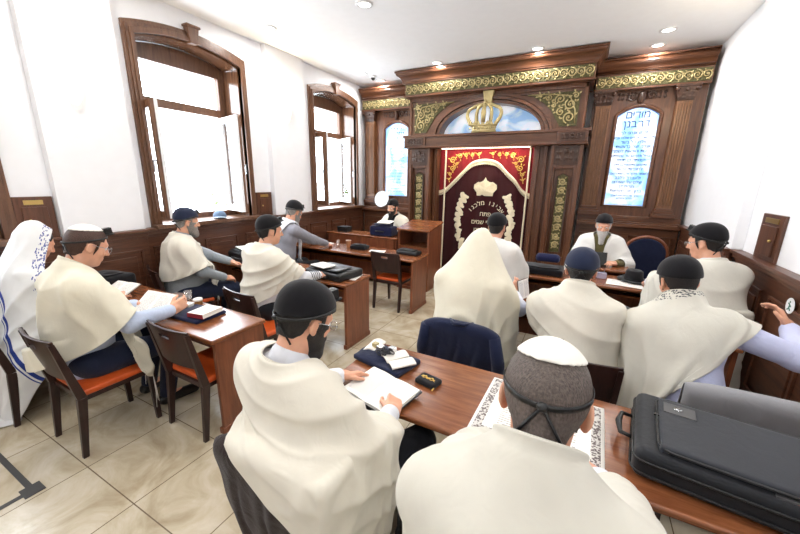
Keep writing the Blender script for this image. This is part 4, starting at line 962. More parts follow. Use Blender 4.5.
class Cloth:
    """position based cloth over a distance field"""
    def __init__(s, P, L0u, L0v, nu, nv):
        s.P = P.copy(); s.nu, s.nv = nu, nv; s.pin = np.zeros(len(P), bool)
        id_ = np.arange(nu * nv).reshape(nv, nu); s.id = id_; s.b = []
        def add(a, b, L, w=1.0, fix=None):
            s.b.append((a.ravel(), b.ravel(), L.ravel() if hasattr(L, 'ravel') else np.full(a.size, L), w))
        for o in (0, 1):
            add(id_[:, o:-1:2], id_[:, o + 1::2][:, :id_[:, o:-1:2].shape[1]], L0u[:, o::2][:, :id_[:, o:-1:2].shape[1]])
            add(id_[o:-1:2], id_[o + 1::2][:id_[o:-1:2].shape[0]], L0v[o::2][:id_[o:-1:2].shape[0]])
        Lu = (L0u[:-1] + L0u[1:]) / 2; Lv = (L0v[:, :-1] + L0v[:, 1:]) / 2; Ld = np.sqrt(Lu ** 2 + Lv ** 2)
        for oj in (0, 1):
            a = id_[oj:-1:2]; b = id_[oj + 1::2][:a.shape[0]]; L = Ld[oj::2][:a.shape[0]]
            add(a[:, :-1], b[:, 1:], L, 0.25); add(a[:, 1:], b[:, :-1], L, 0.25)
        for o in range(4):
            if o < 4:
                a = id_[:, o:-2:4]; b = id_[:, o + 2::4][:, :a.shape[1]]
                L = (L0u[:, :-1] + L0u[:, 1:])[:, o::4][:, :a.shape[1]]
                if a.size: add(a, b, L, 0.06)
                a = id_[o:-2:4]; b = id_[o + 2::4][:a.shape[0]]; L = (L0v[:-1] + L0v[1:])[o::4][:a.shape[0]]
                if a.size: add(a, b, L, 0.06)
    def run(s, D, lo, h, steps, iters=7, margin=0.012, damp=0.985, fric=0.55, floor=0.01):
        P = s.P; prev = P.copy(); w = (~s.pin).astype(float); g = np.array([0, 0, -9.8]) / 3600.0
        n = np.array(D.shape); G = np.stack(np.gradient(D, h), -1)
        for st in range(steps):
            vel = (P - prev) * damp
            sp = np.linalg.norm(vel, axis=1, keepdims=True); vel *= np.minimum(1, 0.025 / np.maximum(sp, 1e-9))
            prev = P.copy(); P = P + (vel + g) * w[:, None]
            for it in range(iters):
                for a, b, L, k in s.b:
                    d = P[b] - P[a]; l = np.sqrt((d * d).sum(1)) + 1e-12; wa, wb = w[a], w[b]; ws = wa + wb
                    c = (k * (l - L) / l / np.maximum(ws, 1e-9))[:, None] * d
                    if k < 0.1: c *= (l < L)[:, None] * 1.0
                    P[a] += c * wa[:, None]; P[b] -= c * wb[:, None]
                if it % 3 == 2 or it == iters - 1:
                    q = (P - lo) / h; i = np.clip(np.floor(q).astype(int), 0, n - 2); f = np.clip(q - i, 0, 1)
                    d = 0; gr = 0
                    for c in _CO:
                        ww = np.prod(np.where(c == 1, f, 1 - f), 1); k = tuple((i + c).T); d = d + ww * D[k]; gr = gr + ww[:, None] * G[k]
                    m = (d < margin) & (~s.pin)
                    gl = np.linalg.norm(gr, axis=1, keepdims=True) + 1e-9
                    P[m] += (gr[m] / gl[m]) * (margin - d[m])[:, None]
                    P[:, 2] = np.maximum(P[:, 2], floor)
                    dv = P[m] - prev[m]; nn = gr[m] / gl[m]; tn = dv - (dv * nn).sum(1, keepdims=True) * nn
                    prev[m] += tn * fric
        s.P = P; return P
def cloth_mesh(name, P, nu, nv, mat, parent, thick=0.005, sub=1):
    id_ = np.arange(nu * nv).reshape(nv, nu)
    Q = np.stack([id_[:-1, :-1], id_[:-1, 1:], id_[1:, 1:], id_[1:, :-1]], -1).reshape(-1, 4)
    me = np_mesh(name, P, Q); uv = me.uv_layers.new(name='UVMap')
    U = np.stack(np.meshgrid(np.linspace(0, 1, nu), np.linspace(0, 1, nv)), -1).reshape(-1, 2)
    uv.data.foreach_set('uv', U[Q.ravel()].astype(np.float32).ravel())
    return link(name, me, mat, parent, smooth=True, solid=thick, sub=sub)
def smooth_grid(P, nu, nv, it=2):
    G = P.reshape(nv, nu, 3)
    for _ in range(it):
        H = G.copy(); H[1:-1] = 0.5 * G[1:-1] + 0.25 * (G[:-2] + G[2:]); K = H.copy(); K[:, 1:-1] = 0.5 * H[:, 1:-1] + 0.25 * (H[:, :-2] + H[:, 2:]); G = K
    return G.reshape(-1, 3)

def hand(prims, Wp, fwd, up, side, s=1.0, curl=(0.35, 0.45, 0.4), spread=0.0, thumb=0.7):
    """palm, four fingers of three bones, thumb; up = back of the hand, side = +1 thumb on +x"""
    B = basis(fwd, up); g = lambda x, y, z: Wp + B @ (V3(x, y, z) * s)
    prims.append(bx(g(0, 0.05, -0.002), V3(0.031, 0.042, 0.006) * s, B, 0.008 * s, 0.012, 'hand'))
    prims.append(rc(g(0, -0.005, 0), g(0, 0.02, 0), 0.024 * s, 0.024 * s, 0.02, 'hand'))
    for j, (x, ln, r) in enumerate(((0.031, 0.074, 0.0088), (0.0105, 0.082, 0.009), (-0.0105, 0.076, 0.0088), (-0.031, 0.06, 0.0078))):
        p = g(side * x, 0.09, 0); a = 0.0; sp = side * x * spread * 6
        for q, (fr, cu) in enumerate(zip((0.45, 0.30, 0.25), curl)):
            a += cu + 0.04 * j; d = B @ V3(math.sin(sp) * math.cos(a), math.cos(sp) * math.cos(a), -math.sin(a)); e = p + d * ln * fr * s
            prims.append(rc(p, e, r * s * (1 - 0.08 * q), r * s * (0.94 - 0.08 * q), 0.004, 'hand')); p = e
    p = g(side * 0.028, 0.018, -0.008); e = g(side * (0.03 + 0.035 * thumb), 0.058, -0.018); prims.append(rc(p, e, 0.0125 * s, 0.0105 * s, 0.010, 'hand'))
    f = g(side * (0.03 + 0.040 * thumb), 0.092, -0.026); prims.append(rc(e, f, 0.0103 * s, 0.0085 * s, 0.004, 'hand'))

def ik(S, T, l1, l2, pole):
    d = T - S; L = np.linalg.norm(d)
    if L > (l1 + l2) * 0.995: T = S + d / L * (l1 + l2) * 0.995; d = T - S; L = np.linalg.norm(d)
    a = math.acos(np.clip((l1 * l1 + L * L - l2 * l2) / (2 * l1 * L), -1, 1)); u = d / L
    v = nrm(pole - u * (pole @ u)); return S + u * math.cos(a) * l1 + v * math.sin(a) * l1, T

def person(label, at, h=0.0, s=1.05, lean=8, side_lean=0, twist=0, head=(0, 18, 0), head_fwd=0.0, hands=None, poles=None, feet=None, knee=None, curl=(0.35, 0.45, 0.4), hand_up=None, hand_dir=None,
           skin='skin', shirt=None, trousers=None, fat=0.0, hair='hair_black', hairline=0.035, beard=None, hat=None, hatcol='black_velvet', tefillin=True, glasses=False,
           shawl=None, boxes=(), vox=0.006, seat=0.46, sleeve=0.9, legs=True, group='people praying in shawls', arm_strap=None, detail=True, ears=True, beard_len=0.06, peyot=False):
    """seated figure; at = (x, y) of the hips, h = heading in degrees (0 = towards the ark), everything else in world metres"""
    O = V3(at[0], at[1], 0); H = rz(math.radians(h)); g = lambda x, y, z: H @ (V3(x, y, z) * s)
    root = thing('person', label, 'person', tuple(O), 0, group)
    ln = math.radians(lean); sl = math.radians(side_lean)
    hip = H @ V3(0, 0, 0) + V3(0, 0, seat + 0.085 * s)
    def dirv(a): return H @ (ry(sl) @ V3(0, math.sin(a), math.cos(a)))
    waist = hip + dirv(ln * 0.7) * 0.19 * s; chest = waist + dirv(ln) * 0.20 * s; neck = chest + dirv(ln * 1.15) * 0.165 * s
    T = H @ rz(math.radians(twist)) @ ry(sl) @ rx(-ln)      # chest frame
    RH = H @ rz(math.radians(head[0])) @ ry(math.radians(head[2])) @ rx(-math.radians(head[1]))
    hc = neck + H @ V3(0, 0.025 + head_fwd, 0.055) * s + RH @ V3(0, 0.02, 0.105) * s
    hp = lambda x, y, z: hc + RH @ (V3(x, y, z) * s)
    if globals().get('DRY') is not None:
        DRY.append((label, hp(0, -0.01, 0.136) + O, hc + O, neck + O)); return
    P = []
    # torso
    P += [el(hip + V3(0, 0, 0.01), V3(0.175 + fat * .6, 0.125 + fat * .6, 0.115) * s, H, 0.05, 'pelvis'),
          el(waist + H @ V3(0, 0.015 + fat * .8, 0) * s, V3(0.15 + fat, 0.115 + fat * 1.2, 0.15) * s, T, 0.06, 'torso'),
          el(chest + T @ V3(0, 0.0, 0) * s, V3(0.172 + fat * .5, 0.118 + fat * .4, 0.175) * s, T, 0.06, 'torso'),
          rc(neck + T @ V3(-0.125, -0.015, -0.065) * s, neck + T @ V3(0.125, -0.015, -0.065) * s, 0.062 * s, 0.062 * s, 0.05, 'torso'),
          rc(neck + T @ V3(0, -0.02, -0.06) * s, hp(0, -0.022, -0.06), 0.064 * s, 0.054 * s, 0.035, 'neck')]
    # head
    P += [el(hp(0, -0.012, 0.03), V3(0.076, 0.098, 0.09) * s, RH, 0.03, 'head'), el(hp(0, 0.03, -0.035), V3(0.060, 0.062, 0.085) * s, RH, 0.03, 'head'),
          el(hp(0, 0.058, -0.092), V3(0.034, 0.028, 0.021) * s, RH, 0.025, 'head'), rc(hp(-0.026, 0.078, 0.03), hp(0.026, 0.078, 0.03), 0.013 * s, 0.013 * s, 0.02, 'head'),
          rc(hp(0, 0.092, 0.014), hp(0, 0.110, -0.022), 0.0075 * s, 0.0115 * s, 0.012, 'head'), rc(hp(-0.012, 0.095, -0.026), hp(0.012, 0.095, -0.026), 0.009 * s, 0.009 * s, 0.008, 'head'),
          rc(hp(-0.019, 0.086, -0.054), hp(0.019, 0.086, -0.054), 0.0065 * s, 0.0065 * s, 0.006, 'head'), rc(hp(-0.017, 0.085, -0.066), hp(0.017, 0.085, -0.066), 0.007 * s, 0.007 * s, 0.006, 'head'),
          el(hp(-0.04, 0.058, -0.022), V3(0.02, 0.02, 0.02) * s, RH, 0.025, 'head'), el(hp(0.04, 0.058, -0.022), V3(0.02, 0.02, 0.02) * s, RH, 0.025, 'head')]
    for q in (-1, 1):
        e = el(hp(q * 0.030, 0.094, 0.010), V3(0.016, 0.012, 0.011) * s, RH, 0.01, 'head'); e['sub'] = True; P.append(e)
        RE = RH @ rz(q * 0.35)
        P += [el(hp(q * 0.079, -0.008, -0.002), V3(0.008, 0.021, 0.031) * s, RE @ rx(-0.15), 0.006, 'head'), el(hp(q * 0.077, 0.0, -0.026), V3(0.007, 0.011, 0.012) * s, RE, 0.006, 'head')]
        e = el(hp(q * 0.089, -0.004, 0.002), V3(0.006, 0.010, 0.017) * s, RE, 0.004, 'head'); e['sub'] = True; P.append(e)
    # arms
    hands = hands or {}; poles = poles or {}
    arms = {}
    for q, nm in ((-1, 'L'), (1, 'R')):
        S = neck + T @ V3(q * 0.178, -0.015, -0.075) * s
        Tg = hands.get(nm); Tg = (V3(*Tg) - O) if Tg is not None else H @ V3(q * 0.13, 0.33, 0) * s + V3(0, 0, seat + 0.20)
        pole = H @ V3(*poles.get(nm, (q * 0.7, -0.35, -0.8)))
        E, Wr = ik(S, Tg, 0.295 * s, 0.255 * s, pole)
        P += [rc(S, E, 0.056 * s, 0.044 * s, 0.03, 'arm' + nm), rc(E, S + (E - S) * 0.9, 0.045 * s, 0.047 * s, 0.01, 'arm' + nm),
              rc(E, E + (Wr - E) * 0.3, 0.043 * s, 0.044 * s, 0.02, 'fore' + nm), rc(E + (Wr - E) * 0.3, Wr, 0.044 * s, 0.026 * s, 0.02, 'fore' + nm)]
        fd = (hand_dir or {}).get(nm); fd = H @ V3(*fd) if fd is not None else nrm(nrm(Wr - E) + H @ V3(-q * 0.25, 0.2, 0))
        up = (hand_up or {}).get(nm); up = H @ V3(*up) if up is not None else V3(0, 0, 1) + H @ V3(q * 0.5, 0, 0)
        # frame x of basis(fwd, up) is the right of the forearm: the thumb of a right hand is on its left
        hand(P, Wr, fd, up, -q, s, curl)
        arms[nm] = (S, E, Wr, fd)
    # legs
    shoes = []
    for q in (-1, 1):
        A = hip + H @ V3(q * 0.095, 0.02, -0.01) * s
        K = H @ V3(q * 0.13, 0.44, 0) * s + V3(0, 0, seat + 0.06) if knee is None else V3(*knee[0 if q < 0 else 1]) - O
        F = H @ V3(q * 0.13, 0.36, 0) * s + V3(0, 0, 0.085) if feet is None else V3(*feet[0 if q < 0 else 1]) - O
        P += [rc(A, K, (0.088 + fat * .3) * s, 0.058 * s, 0.03, 'leg'), rc(K, F, 0.056 * s, 0.038 * s, 0.02, 'leg')]
        toe = F + H @ V3(q * 0.03, 0.175, 0) * s; toe[2] = 0.042; hl = F.copy(); hl[2] = 0.046
        P.append(rc(F + V3(0, 0, -0.02), toe, 0.036, 0.028, 0.02, 'foot'))
        shoes.append([rc(hl + H @ V3(0, -0.03, 0) * s, toe, 0.044, 0.04, 0.02), rc(F + V3(0, 0, -0.01), hl, 0.044, 0.044, 0.02)])
    solid('body', P, vox, skin, root)
    if legs:
        solid('trousers', [infl(p, 0.014) for p in P if p['tag'] in ('pelvis', 'leg')], 0.012, trousers or MAT['black_trousers'], root, cut=lambda X: -(X[..., 2] - 0.07))
        for sp in shoes: solid('shoe', sp, 0.009, MAT['shoe'], root, cut=lambda X: -(X[..., 2] - 0.006))
    # shirt
    sp = [infl(p, 0.014) for p in P if p['tag'][:3] in ('tor', 'arm')]
    sp.append(infl(rc(hip, waist, 0.14 * s + fat, 0.13 * s + fat, 0.06), 0.014))
    sp.append(rc(neck + T @ V3(0, -0.02, -0.06) * s, neck + (hp(0, -0.022, -0.06) - neck) * 0.22, 0.072 * s, 0.066 * s, 0.03))
    for nm in 'LR':
        S, E, Wr, fd = arms[nm]; w2 = E + (Wr - E) * sleeve
        sp += [rc(E, w2, 0.056 * s, 0.043 * s, 0.03)]
    solid('shirt', sp, 0.010, shirt or MAT['white_cotton'], root)
    # face
    if detail:
        for q in (-1, 1):
            e = MB().ball(hp(q * 0.030, 0.0785, 0.009), 0.0112 * s, 12, 8).build('eye', MAT['eye_white'], root, smooth=True)
            MB().ball(hp(q * 0.030, 0.0872, 0.006), (0.0045 * s,) * 3, 8, 6).build('iris', MAT['black_matte'], e, smooth=True)
    # hair: shell over the back and sides of the skull
    inv = lambda X: (X - hc) @ RH / s
    if hair:
        def hcut(X):
            q = inv(X); y, z, x = q[..., 1], q[..., 2], np.abs(q[..., 0])
            front = y - 0.055 - 0.25 * np.maximum(z - 0.05, 0)          # hairline above the forehead
            side = np.where(z < 0.045, y - hairline + 0.3 * np.maximum(0.0 - z, 0), front)
            ear = np.where((np.abs(y + 0.004) < 0.024) & (z < 0.022) & (x > 0.05), 0.01, -1.0)
            low = -0.068 + 0.0 * z - z
            return np.maximum(np.maximum(side, ear), low - 0.25 * np.maximum(y, 0)) * s
        solid('hair', [infl(p, 0.008) for p in P if p['tag'] in ('head',) and p['t'] == 'el' and not p.get('sub') and p['r'][0] > 0.05 * s] + [infl(rc(hp(0, -0.04, 0.0), hp(0, -0.045, -0.05), 0.05 * s, 0.045 * s, 0.02), 0.004)], 0.005, hair, root, cut=hcut)
    if beard:
        def bcut(X):
            q = inv(X); y, z, x = q[..., 1], q[..., 2], np.abs(q[..., 0])
            mouth = 0.008 - np.sqrt((x / 2.2) ** 2 + (z + 0.06) ** 2) if beard_len < 0.1 else -1 + 0 * z
            up = z + 0.036 + np.where(x > 0.05, -0.045, 0) + np.where(x < 0.02, 0.0, 0)
            return np.maximum(np.maximum(up, -(y + 0.012 - 0.3 * (z + 0.05))), np.where(y > 0.06, mouth, -1)) * s
        solid('beard', [infl(p, 0.007) for p in P if p['tag'] == 'head' and p['t'] == 'el' and not p.get('sub') and p['r'][0] > 0.02 * s] + [rc(hp(0, 0.068, -0.09), hp(0, 0.085, -0.095 - beard_len), 0.042 * s, (0.03 if beard_len > 0.05 else 0.036) * s, 0.03),
              rc(hp(-0.03, 0.085, -0.05), hp(0.03, 0.085, -0.05), 0.01 * s, 0.01 * s, 0.01)], 0.005, beard, root, cut=bcut)
    if hat:
        kind = hat
        if kind == 'kippah':       # shallow woven cap on the back of the crown
            solid('skullcap', [el(hp(0, -0.012, 0.03), V3(0.088, 0.110, 0.1035) * s, RH, 0.01)], 0.004, hatcol, root, cut=[lambda X: (0.098 * s - ((X - hc) @ (RH @ rx(0.26))[:, 2])), lambda X: -psd(el(hp(0, -0.012, 0.03), V3(0.0825, 0.1045, 0.097) * s, RH), X)])
        elif kind == 'cap':        # deep velvet cap
            solid('velvet_cap', [el(hp(0, -0.016, 0.038), V3(0.096, 0.117, 0.102) * s, RH, 0.01), el(hp(0, -0.02, 0.07), V3(0.086, 0.105, 0.078) * s, RH, 0.02)], 0.004, hatcol, root, cut=lambda X: (0.040 * s - ((X - hc) @ (RH @ rx(0.30))[:, 2])))
        elif kind == 'fedora':
            A = Matrix.Translation(Vector(hp(0, -0.01, 0.055))) @ Matrix([[*r, 0] for r in (RH @ rx(0.12)).tolist()] + [[0, 0, 0, 1]]).to_4x4() @ Matrix.Diagonal((s, s * 1.2, s, 1))
            MB().lathe([(0.07, 0), (0.14, 0.006), (0.145, 0.012), (0.14, 0.016), (0.09, 0.012), (0.088, 0.06), (0.08, 0.1), (0.06, 0.112), (0.0, 0.1)], 28, A).build('brimmed_hat', hatcol, root, smooth=True)
    if tefillin:
        tb = thing_part = None
        A = Matrix.Translation(Vector(hp(0, 0.079, 0.104))) @ Matrix([[*r, 0] for r in (RH @ rx(0.55)).tolist()] + [[0, 0, 0, 1]]).to_4x4()
        b = MB().box(-0.02 * s, 0.02 * s, -0.02 * s, 0.02 * s, 0.0, 0.038 * s, A).build('head_tefillin', 'black_leather', root, bev=0.002)
        MB().box(-0.026 * s, 0.026 * s, -0.028 * s, 0.026 * s, -0.008, 0.0, A).build('tefillin_base', 'black_leather', b, bev=0.001)
        sk = [infl(p, 0.0105) for p in P if p['tag'] == 'head' and p['t'] == 'el' and not p.get('sub') and p['r'][0] > 0.05 * s]
        if hat == 'cap': sk.append(el(hp(0, -0.016, 0.036), V3(0.0985, 0.120, 0.104) * s, RH, 0.01))
        fa, ba = V3(0, 0.088, 0.088), V3(0, -0.105, -0.004); sc = (fa + ba) / 2; sw = nrm(fa - ba); sn_ = np.cross(V3(1, 0, 0), sw); pts = []
        for k in range(40):
            a = 2 * PI * k / 40; dd = math.sin(a) * V3(1, 0, 0) + math.cos(a) * sw; t0, t1 = 0.0, 0.2
            for _ in range(22):
                tm_ = (t0 + t1) / 2; q = hp(*(sc + dd * tm_))[None]
                if min(float(psd(p, q)[0]) for p in sk) < 0: t0 = tm_
                else: t1 = tm_
            pts.append(hp(*(sc + dd * t1)))
        sn_ = sn_ if sn_[2] > 0 else -sn_
        MB().grid(lambda u, v: pts[int(round(u * 40)) % 40] + RH @ (sn_ * ((v - 0.5) * 0.011 * s)), 40, 1).build('tefillin_strap', 'black_leather', root, smooth=True, solid=0.002)
        kn = pts[20]
        MB().ball(kn, (0.012, 0.012, 0.010)).tube([kn, hp(-0.03, -0.088, -0.05), hp(-0.055, -0.058, -0.085)], 0.004, 5).tube([kn, hp(0.03, -0.088, -0.05), hp(0.055, -0.058, -0.085)], 0.004, 5).build('tefillin_knot', 'black_leather', root, smooth=True)
    if arm_strap:
        S, E, Wr, fd = arms[arm_strap]; pts = []
        for k in range(64):
            t = 0.35 + 0.55 * k / 63; c = E + (Wr - E) * t; r = (0.056 - 0.012 * t) * s; B = basis(Wr - E, V3(0, 0, 1)); a = k * 2 * PI * 5 / 63
            pts.append(c + B @ V3(math.cos(a) * r, 0, math.sin(a) * r))
        MB().tube(pts, 0.005, 5).build('arm_strap', 'black_leather', root, smooth=True)
    if glasses:
        mb = MB()
        for q in (-1, 1):
            mb.tube([hp(q * 0.032 + 0.021 * math.cos(a), 0.108 - 0.1 * abs(0.021 * math.cos(a)), 0.006 + 0.017 * math.sin(a)) for a in np.linspace(0, 2 * PI, 20, endpoint=False)], 0.0016 * s, 5, closed=True)
            mb.tube([hp(q * 0.053, 0.105, 0.012), hp(q * 0.080, 0.09, 0.014), hp(q * 0.084, 0.0, 0.014)], 0.0016 * s, 5)
        mb.tube([hp(-0.011, 0.109, 0.010), hp(0.011, 0.109, 0.010)], 0.0016 * s, 5).build('spectacles', 'steel', root, smooth=True)
    # shawl
    if shawl:
        drape(root, dict(shawl, belly=fat), P, H, T, RH, neck, hc, hip, s, boxes, O, arms)
    return root, dict(neck=neck + O, head=hc + O, hip=hip + O, arms=arms)

def pleats(Pn, nu, nv, cfg, D, lo, h, seed, hip):
    """fine folds too small for the simulated grid, then clear of the body again"""
    up = cfg.get('up', 3); mu, mv = (nu - 1) * up + 1, (nv - 1) * up + 1
    G = Pn.reshape(nv, nu, 3); a = np.linspace(0, nu - 1, mu); i0 = np.minimum(a.astype(int), nu - 2); t = (a - i0)[None, :, None]; G = G[:, i0] * (1 - t) + G[:, i0 + 1] * t
    a = np.linspace(0, nv - 1, mv); i0 = np.minimum(a.astype(int), nv - 2); t = (a - i0)[:, None, None]; G = G[i0] * (1 - t) + G[i0 + 1] * t
    nu, nv = mu, mv; G = smooth_grid(G.reshape(-1, 3), nu, nv, 3).reshape(nv, nu, 3); du = np.gradient(G, axis=1); dv = np.gradient(G, axis=0); N = np.cross(du, dv); N /= np.linalg.norm(N, axis=2, keepdims=True) + 1e-9
    out = G - (hip + V3(0, 0, 0.25)); sgn = np.sign((N * out).sum(2)); sgn = 1.0 if sgn.mean() > 0 else -1.0; N = N * sgn
    u = np.linspace(-1, 1, nu)[None, :]; v = np.linspace(0, 1, nv)[:, None]; r = np.random.default_rng(seed); ph = r.uniform(0, 6.28, 12)
    st = cfg.get('style', 'none'); A = cfg.get('amp', 0.024); ridge = lambda p: (1 - np.abs(np.sin(p))) ** 1.25
    warp = 0.25 * np.sin(2.2 * v * 3 + 2.5 * u + ph[0]) + 0.2 * np.sin(5 * u + ph[1] + 2 * v)
    if st == 'cowl':
        swag = ridge(PI * (6.0 * (v - 0.22 * (1 - np.minimum(1, (u / 0.62) ** 2))) + warp * 0.8)) * np.clip(1.25 - v * 1.3, 0, 1) * np.clip(v * 9, 0, 1)
        vert = ridge(PI * (5.5 * u + warp + 0.8 * v)) * np.clip(v * 1.6 - 0.25, 0, 1); d = swag * 1.25 + vert * 0.9
    elif st == 'long':
        d = ridge(PI * (8 * u + warp * 1.2 + 0.5 * v)) * np.clip(v * 3, 0.12, 1) + 0.6 * ridge(PI * (4.0 * v + 1.8 * u * u + warp)) * np.clip(1 - 2 * v, 0, 1)
    elif st == 'plain':
        d = 0.7 * ridge(PI * (4.5 * u + warp + 0.4 * v)) * np.clip(v * 2 - 0.1, 0, 1) + 0.5 * ridge(PI * (3.2 * v - 1.2 * (1 - u * u) + warp)) * np.clip(1.1 - 1.5 * v, 0, 1) * np.clip(v * 6, 0, 1)
    else:
        d = 0.8 * ridge(PI * (6 * u + warp * 1.5 + v)) * np.clip(np.abs(u) * 3, 0.1, 1) + 0.4 * ridge(PI * (4 * v + 1.4 * u + warp))
    d = d * (0.65 + 0.5 * np.sin(3.1 * u + ph[2] + 2.3 * v) * np.cos(4.3 * v + ph[3] - 1.7 * u))
    P = smooth_grid((G + N * (A * d)[..., None]).reshape(-1, 3), nu, nv, 1); n = np.array(D.shape); Gr = np.stack(np.gradient(D, h), -1)
    for _ in range(2):
        q = (P - lo) / h; i = np.clip(np.floor(q).astype(int), 0, n - 2); f = np.clip(q - i, 0, 1); dd = 0; gr = 0
        for c in _CO:
            ww = np.prod(np.where(c == 1, f, 1 - f), 1); k = tuple((i + c).T); dd = dd + ww * D[k]; gr = gr + ww[:, None] * Gr[k]
        m = dd < 0.006; P[m] += gr[m] / (np.linalg.norm(gr[m], axis=1, keepdims=True) + 1e-9) * (0.006 - dd[m])[:, None]
    return P, nu, nv
def drape(root, cfg, P, H, T, RH, neck, hc, hip, s, boxes, O, arms):
    mode = cfg.get('mode', 'cape'); nu, nv = cfg.get('n', (84, 46)); mat = cfg['mat']
    coll = [infl(p, 0.028) for p in P if p['tag'][:3] in ('tor', 'arm', 'for', 'pel', 'leg', 'nec', 'hea', 'han') and not p.get('sub')]
    coll.append(rc(hip, hip + (neck - hip) * 0.35, 0.14 * s + cfg.get('belly', 0.0) + 0.03, 0.13 * s + cfg.get('belly', 0.0) + 0.03, 0.06))
    for (c, hh, ang) in boxes: coll.append(bx(V3(*c) - O, V3(*hh), rz(math.radians(ang)), 0.004, 0.01))
    lo = np.array([-1.0, -1.0, -0.02]) + hip * V3(1, 1, 0); hi = np.array([1.0, 1.0, 1.75]) + hip * V3(1, 1, 0); h = 0.022
    D, _ = field(coll, lo, hi, h, far=0.10, full=True)
    g = lambda x, y, z: V3(x, y, z) * s
    if mode == 'cape':
        # neck edge: behind the neck, over the collar, down the chest
        na = neck + T @ g(0, -0.02, -0.06); nb = hc + RH @ g(0, -0.022, -0.06); nz = nrm(nb - na); nx = nrm(T[:, 0] - nz * (T[:, 0] @ nz)); NB = np.stack([nx, np.cross(nz, nx), nz], 1)
        nc = na + (nb - na) * cfg.get('collar', 0.55); rr = cfg.get('ring', 0.078); gp = cfg.get('gap', 1.0)
        key = [nc + NB @ g(rr * math.sin(q), -rr * math.cos(q), 0.012 - dz) for q, dz in ((0, 0), (0.8, 0.006), (1.5, 0.02), (2.1, 0.045))]
        key += [neck + T @ (g(x * gp, y, z) + V3(0, cfg.get('chest', 0.0), 0)) for x, y, z in ((0.085, 0.10, -0.09), (0.08, 0.15, -0.20), (0.085, 0.175, -0.32), (0.09, 0.19, -0.44), (0.10, 0.20, -0.6))]
        L = [0]; 
        for a, b in zip(key, key[1:]): L.append(L[-1] + np.linalg.norm(b - a))
        fl, fr = cfg.get('front', (0.45, 0.45))
        us = np.linspace(-fl, fr, nu)
        def N(u):
            a = abs(u) * s; k = np.stack([np.interp(a, L, [q[i] for q in key]) for i in range(3)]); 
            if u < 0:
                q = T.T @ (k - neck); q[0] *= -1; k = neck + T @ q
            return k
        Wb, Ws, Wf = cfg.get('w', (0.75, 0.6, 0.5)); gather = cfg.get('gather', 1.25); swag = cfg.get('swag', 1.06)
        G = np.zeros((nv, nu, 3)); base_ = np.array([N(u) for u in us])
        WD = []; sh = 0.30; r0 = cfg.get('drop', 9.0); sn = 0.97; cs = 0.22
        for i, u in enumerate(us):
            a = min(abs(u) / sh, 1.0); sg = 1 if u >= 0 else -1
            th = a * math.radians(cfg.get('spread', 95)); d = V3(sg * math.sin(th), -math.cos(th), 0)
            Wd = Wb + (Ws - Wb) * (a ** cfg.get('wexp', 1.3)) if abs(u) < sh else Ws + (Wf - Ws) * min((abs(u) - sh) / 0.2, 1)
            Wd *= s * (cfg.get('lw', 1.0) if sg < 0 else cfg.get('rw', 1.0))
            d = H @ rz(math.radians(cfg.get('turn', 0))) @ d; WD.append(Wd)
            for j in range(nv):
                v = j / (nv - 1); r = Wd * v
                lift = 0.05 * min(v * 6, 1) + 0.02 * math.sin(i * 0.55 + 3 * math.sin(v * 2.0)) * min(1, v * 3)
                dz = lift - 0.18 * max(0, min(r, r0) - 0.15)
                if cfg.get('over', True): dz += max(0.0, neck[2] + 0.05 * s - base_[i][2]) * min(1.0, r / 0.10)
                if r > r0: G[j, i] = base_[i] + d * (r0 + (r - r0) * cs) + V3(0, 0, dz - (r - r0) * sn); continue
                G[j, i] = base_[i] + d * r + V3(0, 0, dz)
        dx = np.linalg.norm(np.diff(G, axis=1), axis=2); dy = np.linalg.norm(np.diff(G, axis=0), axis=2)
        vv = np.linspace(0, 1, nv)[:, None]; dy = np.repeat(np.array(WD)[None, :] / (nv - 1), nv - 1, 0)
        L0u = dx * (1 + (gather - 1) * np.minimum(1, vv * 4)) ; L0v = dy * swag
        L0u = np.maximum(L0u, 0.004)
        cl = Cloth(G.reshape(-1, 3), L0u, L0v, nu, nv); cl.pin[cl.id[0]] = True
        if cfg.get('free_front', False):
            cl.pin[cl.id[0]] = np.abs(us) < 0.25
        Pn = cl.run(D, lo, h, cfg.get('steps', 170), cfg.get('iters', 6), fric=cfg.get('fric', 0.5))
    else:
        # sheet over the head
        w, d, fwd = cfg.get('size', (1.5, 1.15, 0.10)); wav = cfg.get('wave', 0.012)
        n3 = np.array(D.shape); zz = lo[2] + h * np.arange(n3[2])
        occ = D < 0.012; topz = np.where(occ.any(2), zz[n3[2] - 1 - np.argmax(occ[:, :, ::-1], 2)], -1.0)
        Hd = H @ rz(math.radians(cfg.get('turn', 0))); G = np.zeros((nv, nu, 3)); ctr = hc + RH @ g(0, -0.01, 0.0)
        fw = Hd @ V3(0, 1, 0); rt = Hd @ V3(1, 0, 0); hz = hc[2] + 0.135 * s
        pinm = np.zeros((nv, nu), bool)
